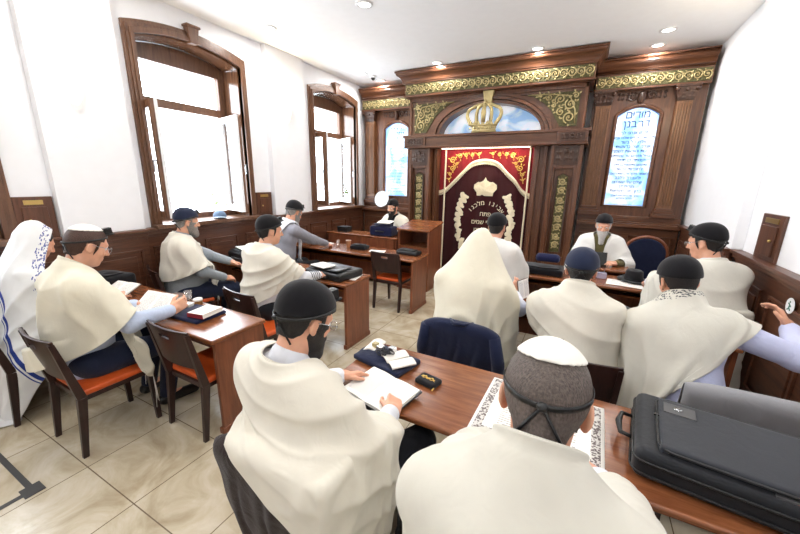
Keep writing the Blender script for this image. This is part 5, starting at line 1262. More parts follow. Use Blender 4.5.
        for j in range(nv):
            for i in range(nu):
                x = (i / (nu - 1) - 0.5) * w; y = fwd - j / (nv - 1) * d; r = math.hypot(x, y)
                cx_, cy_ = cfg.get('drop2', (0.26, 0.16)); sx_ = 1 if x > 0 else -1; x2 = x if abs(x) < cx_ else sx_ * (cx_ + (abs(x) - cx_) * 0.25); y2 = y if y > -cy_ else -(cy_ + (-y - cy_) * 0.12)
                p = ctr + rt * x2 + fw * y2
                q = np.clip(((p - lo) / h).astype(int), 0, n3 - 1); t = topz[q[0], q[1]]
                for dq in ((1, 0), (-1, 0), (0, 1), (0, -1)): t = max(t, topz[min(max(q[0] + dq[0], 0), n3[0] - 1), min(max(q[1] + dq[1], 0), n3[1] - 1)])
                z = max(t + 0.025, hz + 0.02 - 0.9 * max(0, r - 0.06) - 0.6 * max(0, r - 0.3)) + wav * math.sin(i * 0.6 + math.sin(j * 0.3)) * min(1, r * 3)
                G[j, i] = (p[0], p[1], max(z, 0.3)); pinm[j, i] = r < 0.075
        dx = np.full((nv, nu - 1), w / (nu - 1) * cfg.get('stretch', 1.0)); dy = np.full((nv - 1, nu), d / (nv - 1) * cfg.get('stretch', 1.0))
        cl = Cloth(G.reshape(-1, 3), dx, dy, nu, nv)
        cl.pin[:] = pinm.ravel()
        Pn = cl.run(D, lo, h, cfg.get('steps', 190), cfg.get('iters', 6), fric=cfg.get('fric', 0.5))
    Pn = smooth_grid(Pn, nu, nv, cfg.get('smooth', 2))
    Pn, nu, nv = pleats(Pn, nu, nv, cfg, D, lo, h, len(root.name) + int(abs(O[0]) * 100) % 17, hip)
    sh = cloth_mesh('prayer_shawl', Pn, nu, nv, mat, root, 0.006, 0)
    if cfg.get('fringe', True):
        G = Pn.reshape(nv, nu, 3)
        for c in (G[-1, 0], G[-1, -1]):
            if c[2] > 0.35:
                mb = MB()
                for k in range(4):
                    e = c + V3(0.012 * math.cos(k * 1.6), 0.012 * math.sin(k * 1.6), -0.20 - 0.02 * k); mb.tube([c, (c + e) / 2 + V3(0.004 * k, 0, 0), e], 0.0022, 4)
                mb.build('fringe', MAT['white_cotton'], sh, smooth=True)
MAT['black_trousers'] = fabric('black_trousers', '#15161c', 0.85, folds=0.3)
MAT['navy_trousers'] = fabric('navy_trousers', '#1b2238', 0.85, folds=0.3)
MAT['shoe'] = plain('black_shoe', '#0d0d0f', 0.35)
MAT['eye_white'] = plain('eye_white', '#e8e6e2', 0.2, var=0.0)
# ---------------------------------------------------------------- things on the tables
def soft(name, prims, h, mat, parent, cut=None): return solid(name, prims, h, mat, parent, cut=cut or (lambda X: 0.001 - X[..., 2]))
def open_book(label, loc, rotz, w=0.17, d=0.24, tilt=(0, 0), cover='black_leather', corners=False, thick=0.014, cat='book', name='open_book', spread=1.0):
    """two bulging leaves of pages on a cover; x across the spine"""
    t = thing(name, label, cat, loc); t.rotation_euler = (math.radians(tilt[0]), math.radians(tilt[1]), math.radians(rotz))
    for q in (-1, 1):
        def f(u, v, q=q): return (q * u * w * spread, (v - 0.5) * d, 0.0055 + thick * (0.35 + 0.65 * math.sin(min(1, u * 1.25 + 0.12) * PI * 0.62)) * (1 - 0.25 * u))
        mb = MB(); mb.grid(f if q > 0 else (lambda u, v: f(1 - u, v)), 12, 8)
        mb.build('page', 'page', t, smooth=True)
        mb = MB(); o = [(q * i / 12 * w * spread, f(i / 12, 0)[2] - 0.0015) for i in range(13)]
        mb.prism([(o[0][0], 0.003)] + o + [(o[-1][0], 0.003)], -d / 2, d / 2); mb.build('page_block', 'paper', t)
        c = MB().box(min(0, q * (w * spread + 0.006)), max(0, q * (w * spread + 0.006)), -d / 2 - 0.006, d / 2 + 0.006, 0, 0.0035).build('cover', cover, t)
        if corners:
            for s in (-1, 1): MB().prism([(q * (w + 0.008), s * (d / 2 + 0.008)), (q * (w - 0.04), s * (d / 2 + 0.008)), (q * (w + 0.008), s * (d / 2 - 0.04))], -0.001, 0.010, 'z').build('corner_guard', plain('grey_corner', '#5a6068', 0.4), t)
    return t
def paper_sheet(label, loc, rotz, w, d, mat='page', name='paper', cat='paper', curl=0.004, grp=None):
    t = thing(name, label, cat, loc, math.radians(rotz), grp)
    MB().grid(lambda u, v: ((u - 0.5) * w, (v - 0.5) * d, 0.0015 + curl * (math.sin(u * 5 + v * 2) + 1) * 0.5), 14, 10).build('sheet', mat, t, smooth=True, solid=0.0012); return t
# left front table
open_book('open prayer book held up over the left front table by the young man', (-2.86, 1.38, 0.85), 8, 0.155, 0.21, tilt=(38, 0), cover='wains_z')
open_book('open prayer book before the hooded man at the left edge', (-3.66, 1.50, 0.80), 10, 0.15, 0.20, tilt=(24, 0))
t = thing('shawl_bag', 'flat navy velvet bag lying on the left front table', 'bag', (-2.62, 1.55, 0.75), math.radians(4))
soft('pouch', [bx((0, 0, 0.012), (0.17, 0.125, 0.006), None, 0.008, 0.01), el((0.03, 0.01, 0.02), (0.13, 0.09, 0.018), None, 0.03)], 0.008, MAT['navy_velvet'], t)
MB().tube([(-0.165, -0.12, 0.022), (0.165, -0.12, 0.022)], 0.003, 5).tube([(-0.165, -0.12, 0.022), (-0.17, 0.12, 0.022)], 0.003, 5).build('zip', 'silver', t)
def closed_book(label, loc, rotz, w, d, h, cover, name='book', grp=None, spine=True):
    t = thing(name, label, 'book', loc, math.radians(rotz), grp)
    MB().box(-w / 2 + 0.004, w / 2 - 0.004, -d / 2 + 0.004, d / 2 - 0.004, 0.003, h - 0.003).build('page_block', 'paper', t)
    m = MB(); m.box(-w / 2, w / 2, -d / 2, d / 2, 0, 0.003).box(-w / 2, w / 2, -d / 2, d / 2, h - 0.003, h).box(-w / 2, -w / 2 + 0.004, -d / 2, d / 2, 0, h); m.build('cover', cover, t, bev=0.001); return t
MAT['red_cover'] = plain('red_cover', '#8e2430', 0.5); MAT['brown_cover'] = plain('brown_cover', '#5a3a28', 0.5)
b = closed_book('thick red-edged book with white cover on the navy velvet bag', (-2.50, 1.55, 0.787), -80, 0.19, 0.15, 0.034, 'paper')
MB().box(-0.097, -0.0945, -0.075, 0.075, 0.0, 0.034).build('red_spine', 'red_cover', b); MB().box(0.0945, 0.097, -0.075, 0.075, 0.0, 0.034).build('red_edge', 'red_cover', b)
closed_book('small thick brown book behind the glass on the left front table', (-3.10, 1.69, 0.75), 20, 0.12, 0.10, 0.05, 'brown_cover')
t = thing('drinking_glass', 'clear drinking glass on the left front table beside the round tin', 'glass', (-2.985, 1.715, 0.75))
MB().lathe([(0.028, 0), (0.033, 0.095), (0.031, 0.095), (0.026, 0.006), (0, 0.006)], 24, caps=False).build('bowl', 'lens', t, smooth=True); MB().lathe([(0, 0.0), (0.028, 0.0), (0.027, 0.008)], 24, caps=False).build('foot', 'lens', t)
t = thing('round_tin', 'small round tin with pale lid on the left front table', 'tin', (-2.86, 1.72, 0.75)); MB().lathe([(0.033, 0), (0.036, 0.004), (0.036, 0.035), (0.033, 0.038)], 24).build('tin_body', 'brass', t, smooth=False); MB().lathe([(0.038, 0.030), (0.038, 0.042), (0.034, 0.046)], 24).build('lid', 'paper', t)
t = thing('tefillin_case', 'small white box by the young man\'s hand on the left front table', 'box', (-2.80, 1.60, 0.75), 0.3); MB().box(-0.03, 0.03, -0.03, 0.03, 0, 0.04).build('case', 'paper', t, bev=0.003); MB().box(-0.034, 0.034, -0.034, 0.034, 0.04, 0.052).build('lid', 'paper', t, bev=0.003)
paper_sheet('loose white sheet behind the glass and small books on the left front table', (-3.18, 1.60, 0.75), 30, 0.2, 0.14)
def soft_bag(label, loc, rotz, hx, hy, hz, mat, handle=True, name='bag', flap=True, cat='bag', lump=0.02):
    t = thing(name, label, cat, loc, math.radians(rotz)); r = min(0.03, hz * 0.6)
    soft('bag_body', [bx((0, 0, hz), (hx - r, hy - r, max(hz - r, 0.003)), None, r, 0.02), el((hx * 0.2, -hy * 0.1, hz * 1.2), (hx * 0.7, hy * 0.75, hz + lump), None, 0.04), el((-hx * 0.5, hy * 0.3, hz), (hx * 0.45, hy * 0.6, hz + lump * 0.7), None, 0.04)], 0.009, MAT[mat], t, cut=lambda X: 0.002 - X[..., 2])
    MB().tube([(hx * math.cos(a) * 0.98, hy * math.sin(a) * 0.98, hz * 1.1) for a in np.linspace(0, 2 * PI, 32, endpoint=False)], 0.004, 5, closed=True).build('zip', 'black_matte', t) if False else None
    if handle: MB().tube([(-hx * 0.35, -hy + 0.01, hz), (-hx * 0.3, -hy - 0.05, hz * 1.1), (hx * 0.3, -hy - 0.05, hz * 1.1), (hx * 0.35, -hy + 0.01, hz)], 0.009, 7).build('handle', 'black_leather', t, smooth=True)
    if flap: MB().grid(lambda u, v: ((u - 0.5) * hx * 1.6, -hy * 0.9 + v * hy * 1.2, 2 * hz + lump * 0.75 + 0.003 * math.sin(u * 9)), 10, 6).build('flap', mat, t, smooth=True, solid=0.006)
    return t
soft_bag('black bag on the left front table against the wall, behind the hooded man\'s book', (-3.98, 1.58, 0.75), 10, 0.17, 0.13, 0.07, 'black_velvet')
# window sill
t = thing('cap', 'grey-blue peaked cap lying on the near window sill', 'cap', (-4.40, 3.10, RAIL + 0.032), -0.6)
solid('crown', [el((0, 0, 0.02), (0.095, 0.085, 0.085), None, 0.02)], 0.006, MAT['cap_blue'] if 'cap_blue' in MAT else fabric('cap_blue', '#5c6f86', 0.9, folds=0.2), t, cut=lambda X: -(X[..., 2] - 0.002))
MB().grid(lambda u, v: ((0.075 + 0.09 * math.sin(v * PI / 2) * math.cos((u - .5) * 1.6)), (u - 0.5) * 0.165 * (1 - 0.25 * v), 0.012 + 0.012 * math.cos((u - 0.5) * 3)), 10, 6).build('peak', plain('cap_pale', '#a9b8c6', 0.7), t, smooth=True, solid=0.004); MB().ball((0, 0, 0.105), 0.008).build('button', 'cap_pale' if 'cap_pale' in MAT else 'steel', t)
# second left table
soft_bag('black travel bag under an open paper, on the second left table near the window', (-3.80, 3.05, 0.75), -5, 0.24, 0.17, 0.07, 'black_leather')
open_book('open white booklet lying on the black travel bag by the window', (-3.82, 3.02, 0.925), -20, 0.13, 0.19, thick=0.008)
soft_bag('black soft briefcase on the second left table in front of the white-shirted man', (-2.42, 3.05, 0.75), -6, 0.27, 0.20, 0.045, 'black_leather', lump=0.025, name='briefcase', cat='briefcase')
open_book('open cream book lying on the black soft briefcase', (-2.50, 2.96, 0.872), -14, 0.12, 0.17, thick=0.01)
paper_sheet('loose white papers at the aisle end of the second left table', (-2.20, 3.10, 0.75), 12, 0.16, 0.24)
# third left table
open_book('open white book on the third left table in front of the grey-jacketed man', (-3.72, 4.46, 0.77), -10, 0.13, 0.18)
t = thing('plastic_cup', 'clear plastic cup on the third left table beside the paper cup', 'cup', (-3.44, 4.46, 0.77)); MB().lathe([(0.026, 0), (0.036, 0.09), (0.034, 0.09), (0.024, 0.004), (0, 0.004)], 22, caps=False).build('cup_wall', 'lens', t, smooth=True); MB().lathe([(0.036, 0.088), (0.039, 0.09), (0.036, 0.093)], 22, caps=False).build('rim', 'lens', t)
t = thing('paper_cup', 'brown paper coffee cup on the third left table', 'cup', (-3.22, 4.44, 0.77)); MB().lathe([(0.030, 0), (0.042, 0.11), (0.040, 0.11), (0.028, 0.004), (0, 0.004)], 22, caps=False).build('cup_wall', plain('kraft', '#8b5a36', 0.7), t, smooth=True); MB().lathe([(0.042, 0.106), (0.045, 0.11), (0.042, 0.114)], 22, caps=False).build('rim', 'paper', t, smooth=True); MB().lathe([(0.0, 0.1), (0.039, 0.1)], 22, caps=False).build('drink', 'brown_cover', t)
soft_bag('black velvet pouch on the third left table right of the paper cup', (-2.98, 4.40, 0.77), 6, 0.13, 0.09, 0.03, 'black_velvet', handle=False)
paper_sheet('white sheet on the third left table between the black pouches', (-2.66, 4.40, 0.77), 18, 0.24, 0.15)
soft_bag('crumpled black bag at the aisle end of the third left table', (-2.16, 4.46, 0.77), -4, 0.17, 0.09, 0.03, 'black_leather', handle=False)
# front desk
t = thing('box', 'small black box on the left end of the front desk', 'box', (-3.96, 5.34, 0.85)); MB().box(-0.11, 0.11, -0.08, 0.08, 0, 0.075).build('case', 'black_matte', t, bev=0.006); MB().box(-0.114, 0.114, -0.084, 0.084, 0.075, 0.1).build('lid', 'black_matte', t, bev=0.006)
soft_bag('bulky navy bag standing on the front desk before the reader', (-3.10, 5.34, 0.85), 0, 0.22, 0.13, 0.085, 'navy_velvet', lump=0.04)
open_book('open book on top of the bulky navy bag on the front desk', (-3.06, 5.34, 1.085), 180, 0.13, 0.17, tilt=(-10, 0))
# nearest table
t = thing('tefillin_bag', 'open navy bag with leather straps and silver cases on the nearest table', 'bag', (-0.94, 1.665, 0.75), math.radians(-12))
soft('pouch', [bx((0, 0, 0.016), (0.17, 0.105, 0.008), None, 0.008, 0.01), el((-0.07, -0.01, 0.03), (0.11, 0.085, 0.025), None, 0.03)], 0.007, MAT['navy_cloth'], t)
for k, (x, y, a) in enumerate(((-0.13, 0.035, 0.3), (0.05, 0.02, -0.4), (0.135, -0.02, -0.45))): MB().grid(lambda u, v: (x + ((u - 0.5) * 0.085) * math.cos(a) - ((v - 0.5) * 0.15) * math.sin(a), y + ((u - 0.5) * 0.085) * math.sin(a) + ((v - 0.5) * 0.15) * math.cos(a), 0.046 + 0.014 * math.sin(u * PI)), 10, 8).build('white_cloth', 'white_cotton', t, smooth=True, solid=0.008)
m = MB(); m.box(-0.06, -0.02, -0.03, 0.01, 0.05, 0.095).box(0.0, 0.04, 0.015, 0.05, 0.05, 0.09); m.build('silver_case', 'silver', t, bev=0.003)
m = MB()
for k in range(5): m.tube([(-0.03 + 0.03 * math.cos(a + k) + 0.015 * k, -0.02 + 0.025 * math.sin(a), 0.058 + 0.005 * k + 0.006 * math.sin(2 * a)) for a in np.linspace(0, 2 * PI, 20, endpoint=False)], 0.004, 5, closed=True)
m.build('leather_strap', 'black_leather', t, smooth=True); MB().box(-0.12, -0.085, -0.005, 0.03, 0.052, 0.086).build('gold_case', 'gold', t, bev=0.004)
open_book('large open prayer book with grey corner guards on the nearest table', (-0.80, 1.36, 0.765), -14, 0.165, 0.23, tilt=(6, 0), corners=True, thick=0.02)
t = thing('coin_purse', 'tiny black velvet purse with gold embroidery on the nearest table', 'purse', (-0.625, 1.575, 0.75), math.radians(-12))
soft('pouch', [bx((0, 0, 0.014), (0.052, 0.035, 0.004), None, 0.011, 0.01)], 0.005, MAT['black_velvet'], t)
m = MB()
for k in range(6): m.ball((-0.036 + k * 0.014, 0.004 + 0.006 * math.sin(k * 2), 0.030), (0.008, 0.006, 0.003), 8, 5)
m.tube([(-0.045 + 0.09 * i / 16, -0.006 + 0.004 * math.sin(i * 1.5), 0.030) for i in range(17)], 0.002, 5).build('gold_embroidery', 'gold_thread', t); MB().tube([(0.055, -0.03, 0.016), (0.062, -0.042, 0.012), (0.06, -0.055, 0.006)], 0.004, 6).build('zip_pull', 'gold_thread', t)
# the printed sheet with an ornamental border, under the elbows of the man in front
def chart_mat():
    m = page_material('bordered_print', 30, '#a9a29c', 0.2); nt = m.node_tree; b = nt.nodes['Principled BSDF']; src = b.inputs['Base Color'].links[0].from_socket
    uv = nt.nodes.new('ShaderNodeTexCoord'); sp = nt.nodes.new('ShaderNodeSeparateXYZ'); nt.links.new(uv.outputs['UV'], sp.inputs[0]); ms = []
    def mth(op, a, c):
        n = nt.nodes.new('ShaderNodeMath'); n.operation = op
        for i, q in enumerate((a, c)):
            if hasattr(q, 'links'): nt.links.new(q, n.inputs[i])
            else: n.inputs[i].default_value = q
        return n.outputs[0]
    d = mth('MAXIMUM', mth('ABSOLUTE', mth('SUBTRACT', sp.outputs[0], 0.5), 0), mth('ABSOLUTE', mth('SUBTRACT', sp.outputs[1], 0.5), 0))
    band = mth('MULTIPLY', mth('GREATER_THAN', d, 0.405), mth('LESS_THAN', d, 0.475))
    v = tex(nt, 'Voronoi', 46.0); nt.links.new(uv.outputs['UV'], v.inputs['Vector']); f = mth('MULTIPLY', band, mth('ADD', mth('MULTIPLY', mth('LESS_THAN', v.outputs['Distance'], 0.5), 0.6), 0.35))
    x = nt.nodes.new('ShaderNodeMixRGB'); nt.links.new(f, x.inputs[0]); nt.links.new(src, x.inputs[1]); x.inputs[2].default_value = lin('#57494a'); nt.links.new(x.outputs[0], b.inputs['Base Color']); return m
MAT['chart'] = chart_mat()
paper_sheet('large white printed sheet with ornamental border under the man in the white skullcap', (-0.055, 1.56, 0.75), -2, 0.54, 0.47, 'chart', 'printed_sheet', 'sheet')
# the black briefcase
t = thing('briefcase', 'large black laptop briefcase on the right end of the nearest table', 'briefcase', (0.645, 1.575, 0.75), math.radians(-7)); hx, hy, hz = 0.33, 0.24, 0.06
MAT['nylon'] = fabric('black_nylon', '#1b1d22', 0.55, 1200, folds=0.1); MAT['nylon2'] = fabric('black_nylon_pocket', '#262930', 0.55, 1200, folds=0.1); MAT['patch'] = plain('dark_grey_patch', '#4a4a4c', 0.5)
soft('bag_body', [bx((0, 0, hz), (hx - 0.035, hy - 0.035, hz - 0.033), None, 0.033, 0.01)], 0.009, MAT['nylon'], t)
p = soft('front_pocket', [bx((0.02, -0.015, 2 * hz + 0.004), (hx - 0.07, hy - 0.065, 0.006), None, 0.014, 0.01)], 0.007, MAT['nylon2'], t)
rr = lambda a, b, r, z: [(sx * (a - r) + r * math.cos(q) + 0, sy * (b - r) + r * math.sin(q), z) for sx, sy, q0 in ((1, 1, 0), (-1, 1, PI / 2), (-1, -1, PI), (1, -1, 1.5 * PI)) for q in np.linspace(q0, q0 + PI / 2, 6)]
for z in (0.03, 0.082): MB().tube(rr(hx + 0.002, hy + 0.002, 0.05, z), 0.005, 6, closed=True).build('piping', 'black_leather', t, smooth=True)
MB().tube([(a + 0.02, b - 0.015, 2 * hz + 0.014) for a, b, z in rr(hx - 0.052, hy - 0.047, 0.05, 0)], 0.005, 6, closed=True).build('piping', 'black_leather', p, smooth=True)
pt = MB().box(-0.235, -0.125, 0.055, 0.135, 2 * hz + 0.022, 2 * hz + 0.027).build('logo_patch', 'patch', t, bev=0.002)
MB().ball((-0.185, 0.10, 2 * hz + 0.028), (0.017, 0.013, 0.003), 14, 6).build('metal_emblem', 'steel', pt, smooth=True); MB().tube([(-0.195 + 0.02 * i / 8, 0.10 + 0.006 * math.sin(i * 0.9), 2 * hz + 0.0315) for i in range(9)], 0.0018, 5).build('emblem_line', 'patch', pt)
MB().box(-0.27, -0.235, 0.02, 0.035, 2 * hz + 0.012, 2 * hz + 0.02).build('zip_pull', 'black_leather', t, bev=0.003)
MB().box(0.05, 0.22, -0.218, -0.165, 2 * hz - 0.006, 2 * hz + 0.004).build('logo_patch', 'patch', t, bev=0.002)
MB().tube([(-hx + 0.01, -0.08, hz), (-hx - 0.045, -0.075, hz + 0.005), (-hx - 0.055, 0.0, hz + 0.008), (-hx - 0.045, 0.075, hz + 0.005), (-hx + 0.01, 0.08, hz)], [0.008, 0.009, 0.013, 0.009, 0.008], 8).build('handle', 'black_leather', t, smooth=True)
# second right table
t = open_book('brown booklet held upright by the hooded man over the second right table', (-0.36, 3.0, 0.94), 70, 0.10, 0.16, tilt=(78, 0), cover='brown_cover', spread=0.8, thick=0.006)
soft_bag('black leather bag on the second right table between the navy and black caps', (0.36, 3.12, 0.75), -38, 0.16, 0.10, 0.06, 'black_leather')
# right table by the ark
soft_bag('black bag lying under the round navy pouch on the right table nearest the ark', (-0.34, 4.48, 0.75), 0, 0.24, 0.17, 0.04, 'black_velvet', handle=False, lump=0.015)
t = thing('round_pouch', 'rounded navy velvet pouch on top of the black bag by the ark', 'pouch', (-0.30, 4.60, 0.868)); soft('pouch', [rc((-0.09, 0, 0.05), (0.09, 0, 0.05), 0.05, 0.05, 0.02), bx((0, 0, 0.035), (0.11, 0.04, 0.01), None, 0.02, 0.03)], 0.008, MAT['navy_velvet'], t); MB().tube([(-0.135, -0.01, 0.06), (0, -0.055, 0.058), (0.135, -0.01, 0.06)], 0.003, 5).build('zip', 'gold_thread', t)
t = thing('fedora', 'black brimmed felt hat lying on the right table nearest the ark', 'hat', (0.62, 4.60, 0.756), 0.3)
MB().lathe([(0.085, 0.004), (0.12, 0.002), (0.155, 0.012), (0.157, 0.018), (0.12, 0.012), (0.09, 0.016)], 32, Matrix.Diagonal((1, 1.15, 1, 1)), caps=False).build('brim', 'black_velvet', t, smooth=True); MB().lathe([(0.09, 0.0), (0.088, 0.06), (0.08, 0.115), (0.062, 0.13), (0.03, 0.118), (0.0, 0.112)], 32, Matrix.Diagonal((1, 1.15, 1, 1)), caps=False).build('crown', 'black_velvet', t, smooth=True); MB().lathe([(0.0915, 0.006), (0.0905, 0.035)], 32, Matrix.Diagonal((1, 1.15, 1, 1)), caps=False).build('band', 'black_leather', t, smooth=True)
paper_sheet('white sheets under the black felt hat on the right table', (0.58, 4.42, 0.75), -6, 0.46, 0.26)
t = thing('book_stand', 'black book stand on the desk in front of the white-bearded man', 'stand', (0.22, 4.96, 0.80)); A = Matrix.Translation((0, 0, 0.0)) @ Matrix.Rotation(math.radians(58), 4, 'X')
MB().box(-0.14, 0.14, 0, 0.2, -0.006, 0.006, A).build('rest', 'black_matte', t, bev=0.003); MB().box(-0.14, 0.14, -0.005, 0.0, -0.03, 0.03).build('lip', 'black_matte', t, bev=0.002); MB().box(-0.1, 0.1, 0.0, 0.15, 0, 0.008).build('base', 'black_matte', t)
t = thing('table_box', 'small clear plastic box of pens beside the black book stand', 'box', (0.30, 4.55, 0.75)); MB().box(-0.05, 0.05, -0.03, 0.03, 0, 0.07).build('case', plain('lilac_plastic', '#9b94a6', 0.25), t, bev=0.004); MB().tube([(0.0, 0, 0.01), (0.03, 0.01, 0.12)], 0.004, 6).build('pen', 'steel', t)
# ---------------------------------------------------------------- the congregation
MAT['blue_shirt'] = fabric('light_blue_shirt', '#bcc8e0', 0.85, folds=0.3); MAT['lavender_shirt'] = fabric('lavender_shirt', '#c6cbea', 0.85, folds=0.3); MAT['grey_shirt'] = fabric('grey_shirt', '#8e959b', 0.85, folds=0.3)
MAT['black_jacket'] = fabric('black_jacket', '#15151a', 0.85, folds=0.3); MAT['white_shirt'] = fabric('white_shirt', '#dfe1e8', 0.85, folds=0.3); MAT['blue2_shirt'] = fabric('mid_blue_shirt', '#8ea2dc', 0.85, folds=0.3); MAT['dim_grey_jacket'] = fabric('dim_grey_jacket', '#8b8b94', 0.85, folds=0.3)
MAT['olive_shirt'] = fabric('olive_shirt', '#6b6340', 0.85, folds=0.3)
MAT['shawl_white'] = fabric('white_shawl', '#e2e1dd', 0.92, folds=0.12); MAT['shawl_cream'] = fabric('cream_shawl', '#dcd7ca', 0.92, folds=0.12); MAT['shawl_ivory'] = fabric('ivory_shawl', '#d6d3c8', 0.92, folds=0.12)
MAT['shawl_yellow'] = fabric('yellowed_shawl', '#dfd9c6', 0.92, folds=0.12)
MAT['shawl_blue'] = stripe_cloth('blue_striped_shawl', '#e2e3e4', [(0.33, 0.355), (0.367, 0.375)], '#2b3f8e', 1, neck=(-0.01, 0.07, 0.28, 0.72), neckcol='#5a6299')
MAT['shawl_black'] = stripe_cloth('black_striped_shawl', '#deDACC', [(0.03, 0.07), (0.085, 0.10), (0.115, 0.15), (0.85, 0.885), (0.90, 0.915), (0.93, 0.97)], '#14141c', 0)
MAT['shawl_blue_edge'] = stripe_cloth('pale_blue_striped_shawl', '#dfe2e8', [(0.06, 0.08), (0.10, 0.13), (0.87, 0.90), (0.92, 0.94)], '#8f9bbd', 0)
MAT['shawl_neck'] = stripe_cloth('shawl_with_woven_neckband', '#d6d3c8', [], '#000000', 0, neck=(-0.01, 0.075, 0.25, 0.75), neckcol='#45474f')
def cb(i, dz=0.0):
    x, y, a, _ = CHAIRS[i]; f = rz(math.radians(a)); c = V3(x, y, 0) + f @ V3(0, -0.265, 0); j = i in (7, 8, 9); return [((c[0], c[1], 0.64 if j else 0.68), (0.29 if j else 0.225, 0.07 if j else 0.035, 0.285 if j else 0.2), a), ((x, y, 0.43), (0.21, 0.21, 0.03), a)]
def tb(x0, x1, y0, y1, h): return ((0.5 * (x0 + x1), 0.5 * (y0 + y1), h - 0.02), (0.5 * (x1 - x0), 0.5 * (y1 - y0), 0.02), 0)
TA, TBL, TCL, TF, TBR, TCR = tb(-4.22, -2.09, 1.31, 1.77, .75), tb(-4.22, -2.08, 2.8, 3.3, .75), tb(-4.22, -1.92, 4.1, 4.64, .77), tb(-1.12, 1.22, 1.27, 1.87, .75), tb(-.98, 1.1, 2.98, 3.5, .75), tb(-1.02, 1.15, 4.22, 4.78, .75)
ONLY = globals().get('ONLY')
def who(k): return ONLY is None or k in ONLY
if who('F1'): person('man with large black velvet cap and cream shawl, nearest on the left, reading', (-0.93, 0.92), h=-10, s=1.06, lean=-5, head=(-10, 26, 0), hands={'L': (-1.03, 1.34, 0.80), 'R': (-0.66, 1.22, 0.79)},
    hat='cap', hair='hair_black', beard='hair_black', beard_len=0.02, glasses=True, shirt=MAT['white_shirt'], shawl=dict(mat=MAT['shawl_cream'], front=(0.55, 0.5), w=(0.165, 0.235, 0.30), lw=0.8, rw=1.7, collar=0.42, ring=0.076, gather=1.06, swag=1.1, style='cowl'), boxes=cb(9) + [TF], vox=0.006, knee=((-0.88, 1.37, 0.55), (-0.56, 1.34, 0.58)), feet=((-0.88, 1.30, 0.09), (-0.60, 1.30, 0.09)))
if who('F2'): person('grey-haired man with white skullcap seen from behind, nearest in the middle, ivory shawl', (-0.02, 0.55), h=0, s=1.14, lean=13, head=(0, 31, 0), hands={'L': (-0.17, 1.28, 0.79), 'R': (0.17, 1.28, 0.79)}, fat=0.02,
    hat='kippah', hatcol='white_cotton', hair='hair_salt', shirt=MAT['white_shirt'], shawl=dict(mat=MAT['shawl_ivory'], front=(0.6, 0.6), w=(0.70, 0.50, 0.45), collar=1.0, ring=0.076, amp=0.042, gather=1.2, swag=1.05, style='plain'), boxes=cb(10) + [TF], vox=0.006)
if who('P1'): person('person at the left edge hooded in a white shawl with blue stripes', (-3.88, 0.9), h=0, s=1.05, lean=10, head=(0, 28, 0), hands={'L': (-3.84, 1.42, 0.80), 'R': (-3.52, 1.40, 0.80)}, tefillin=False, hat=None, trousers=MAT['black_trousers'],
    shirt=MAT['white_shirt'], shawl=dict(mode='hood', mat=MAT['shawl_blue'], size=(1.35, 1.02, 0.15), tilt=15, style='none'), boxes=cb(1) + [TA], vox=0.007, detail=False)
if who('P2'): person('young man with white skullcap and light blue shirt reading at the left front table', (-3.0, 0.96), h=-2, s=1.13, lean=3, head=(-3, 24, 0), hands={'L': (-3.02, 1.34, 0.83), 'R': (-2.66, 1.40, 0.84)}, hand_dir={'R': (-0.25, 1, 0.2), 'L': (0.5, 1, 0.0)}, hand_up={'R': (1, 0, 0.15), 'L': (-0.4, 0, 1)}, poles={'R': (0.6, -0.3, -1), 'L': (-0.3, 0.1, -1)},
    hat='kippah', hatcol='white_cotton', hair='hair_brown', glasses=True, shirt=MAT['blue_shirt'], trousers=MAT['navy_trousers'], shawl=dict(mat=MAT['shawl_yellow'], front=(0.62, 0.62), w=(0.66, 0.17, 0.12), drop=0.17, wexp=0.45, over=False, rw=0.75, gather=1.35, swag=1.08, style='long', amp=0.036, collar=0.8, spread=70), boxes=cb(0) + [TA], vox=0.0052)
if who('P3'): person('stout grey-bearded man in grey shirt and cream shawl below the near window', (-3.94, 2.26), h=-24, s=1.09, lean=2, head=(0, 12, 0), hands={'L': (-3.72, 2.74, 0.80), 'R': (-3.60, 2.52, 0.68)}, hand_dir={'R': (-0.5, 1, -0.3)}, fat=0.05, poles={'R': (0.9, -0.6, -0.5)},
    hat='cap', hatcol='navy_cap', hair='hair_grey', beard='hair_grey', beard_len=0.02, shirt=MAT['grey_shirt'], trousers=MAT['navy_trousers'], shawl=dict(mat=MAT['shawl_cream'], front=(0.62, 0.62), w=(0.45, 0.16, 0.13), drop=0.17, wexp=0.5, over=False, rw=0.55, gather=1.3, swag=1.15, style='long', amp=0.034, spread=65), boxes=cb(3) + [TBL], vox=0.0055)
if who('P4'): person('young man in white shirt and black cap, his back turned, before the black soft briefcase', (-2.73, 2.28), h=-8, s=1.08, lean=8, head=(-22, 10, 0), hands={'L': (-2.80, 2.84, 0.80), 'R': (-2.40, 2.78, 0.82)}, arm_strap='R', poles={'R': (0.8, -0.2, -1)},
    hat='cap', hair='hair_black', shirt=MAT['white_shirt'], shawl=dict(mat=MAT['shawl_cream'], front=(0.42, 0.42), w=(0.34, 0.20, 0.14), drop=0.17, wexp=0.8, over=False, rw=0.6, gather=1.4, swag=1.25, style='cowl', spread=75), boxes=cb(4) + [TBL], vox=0.006)
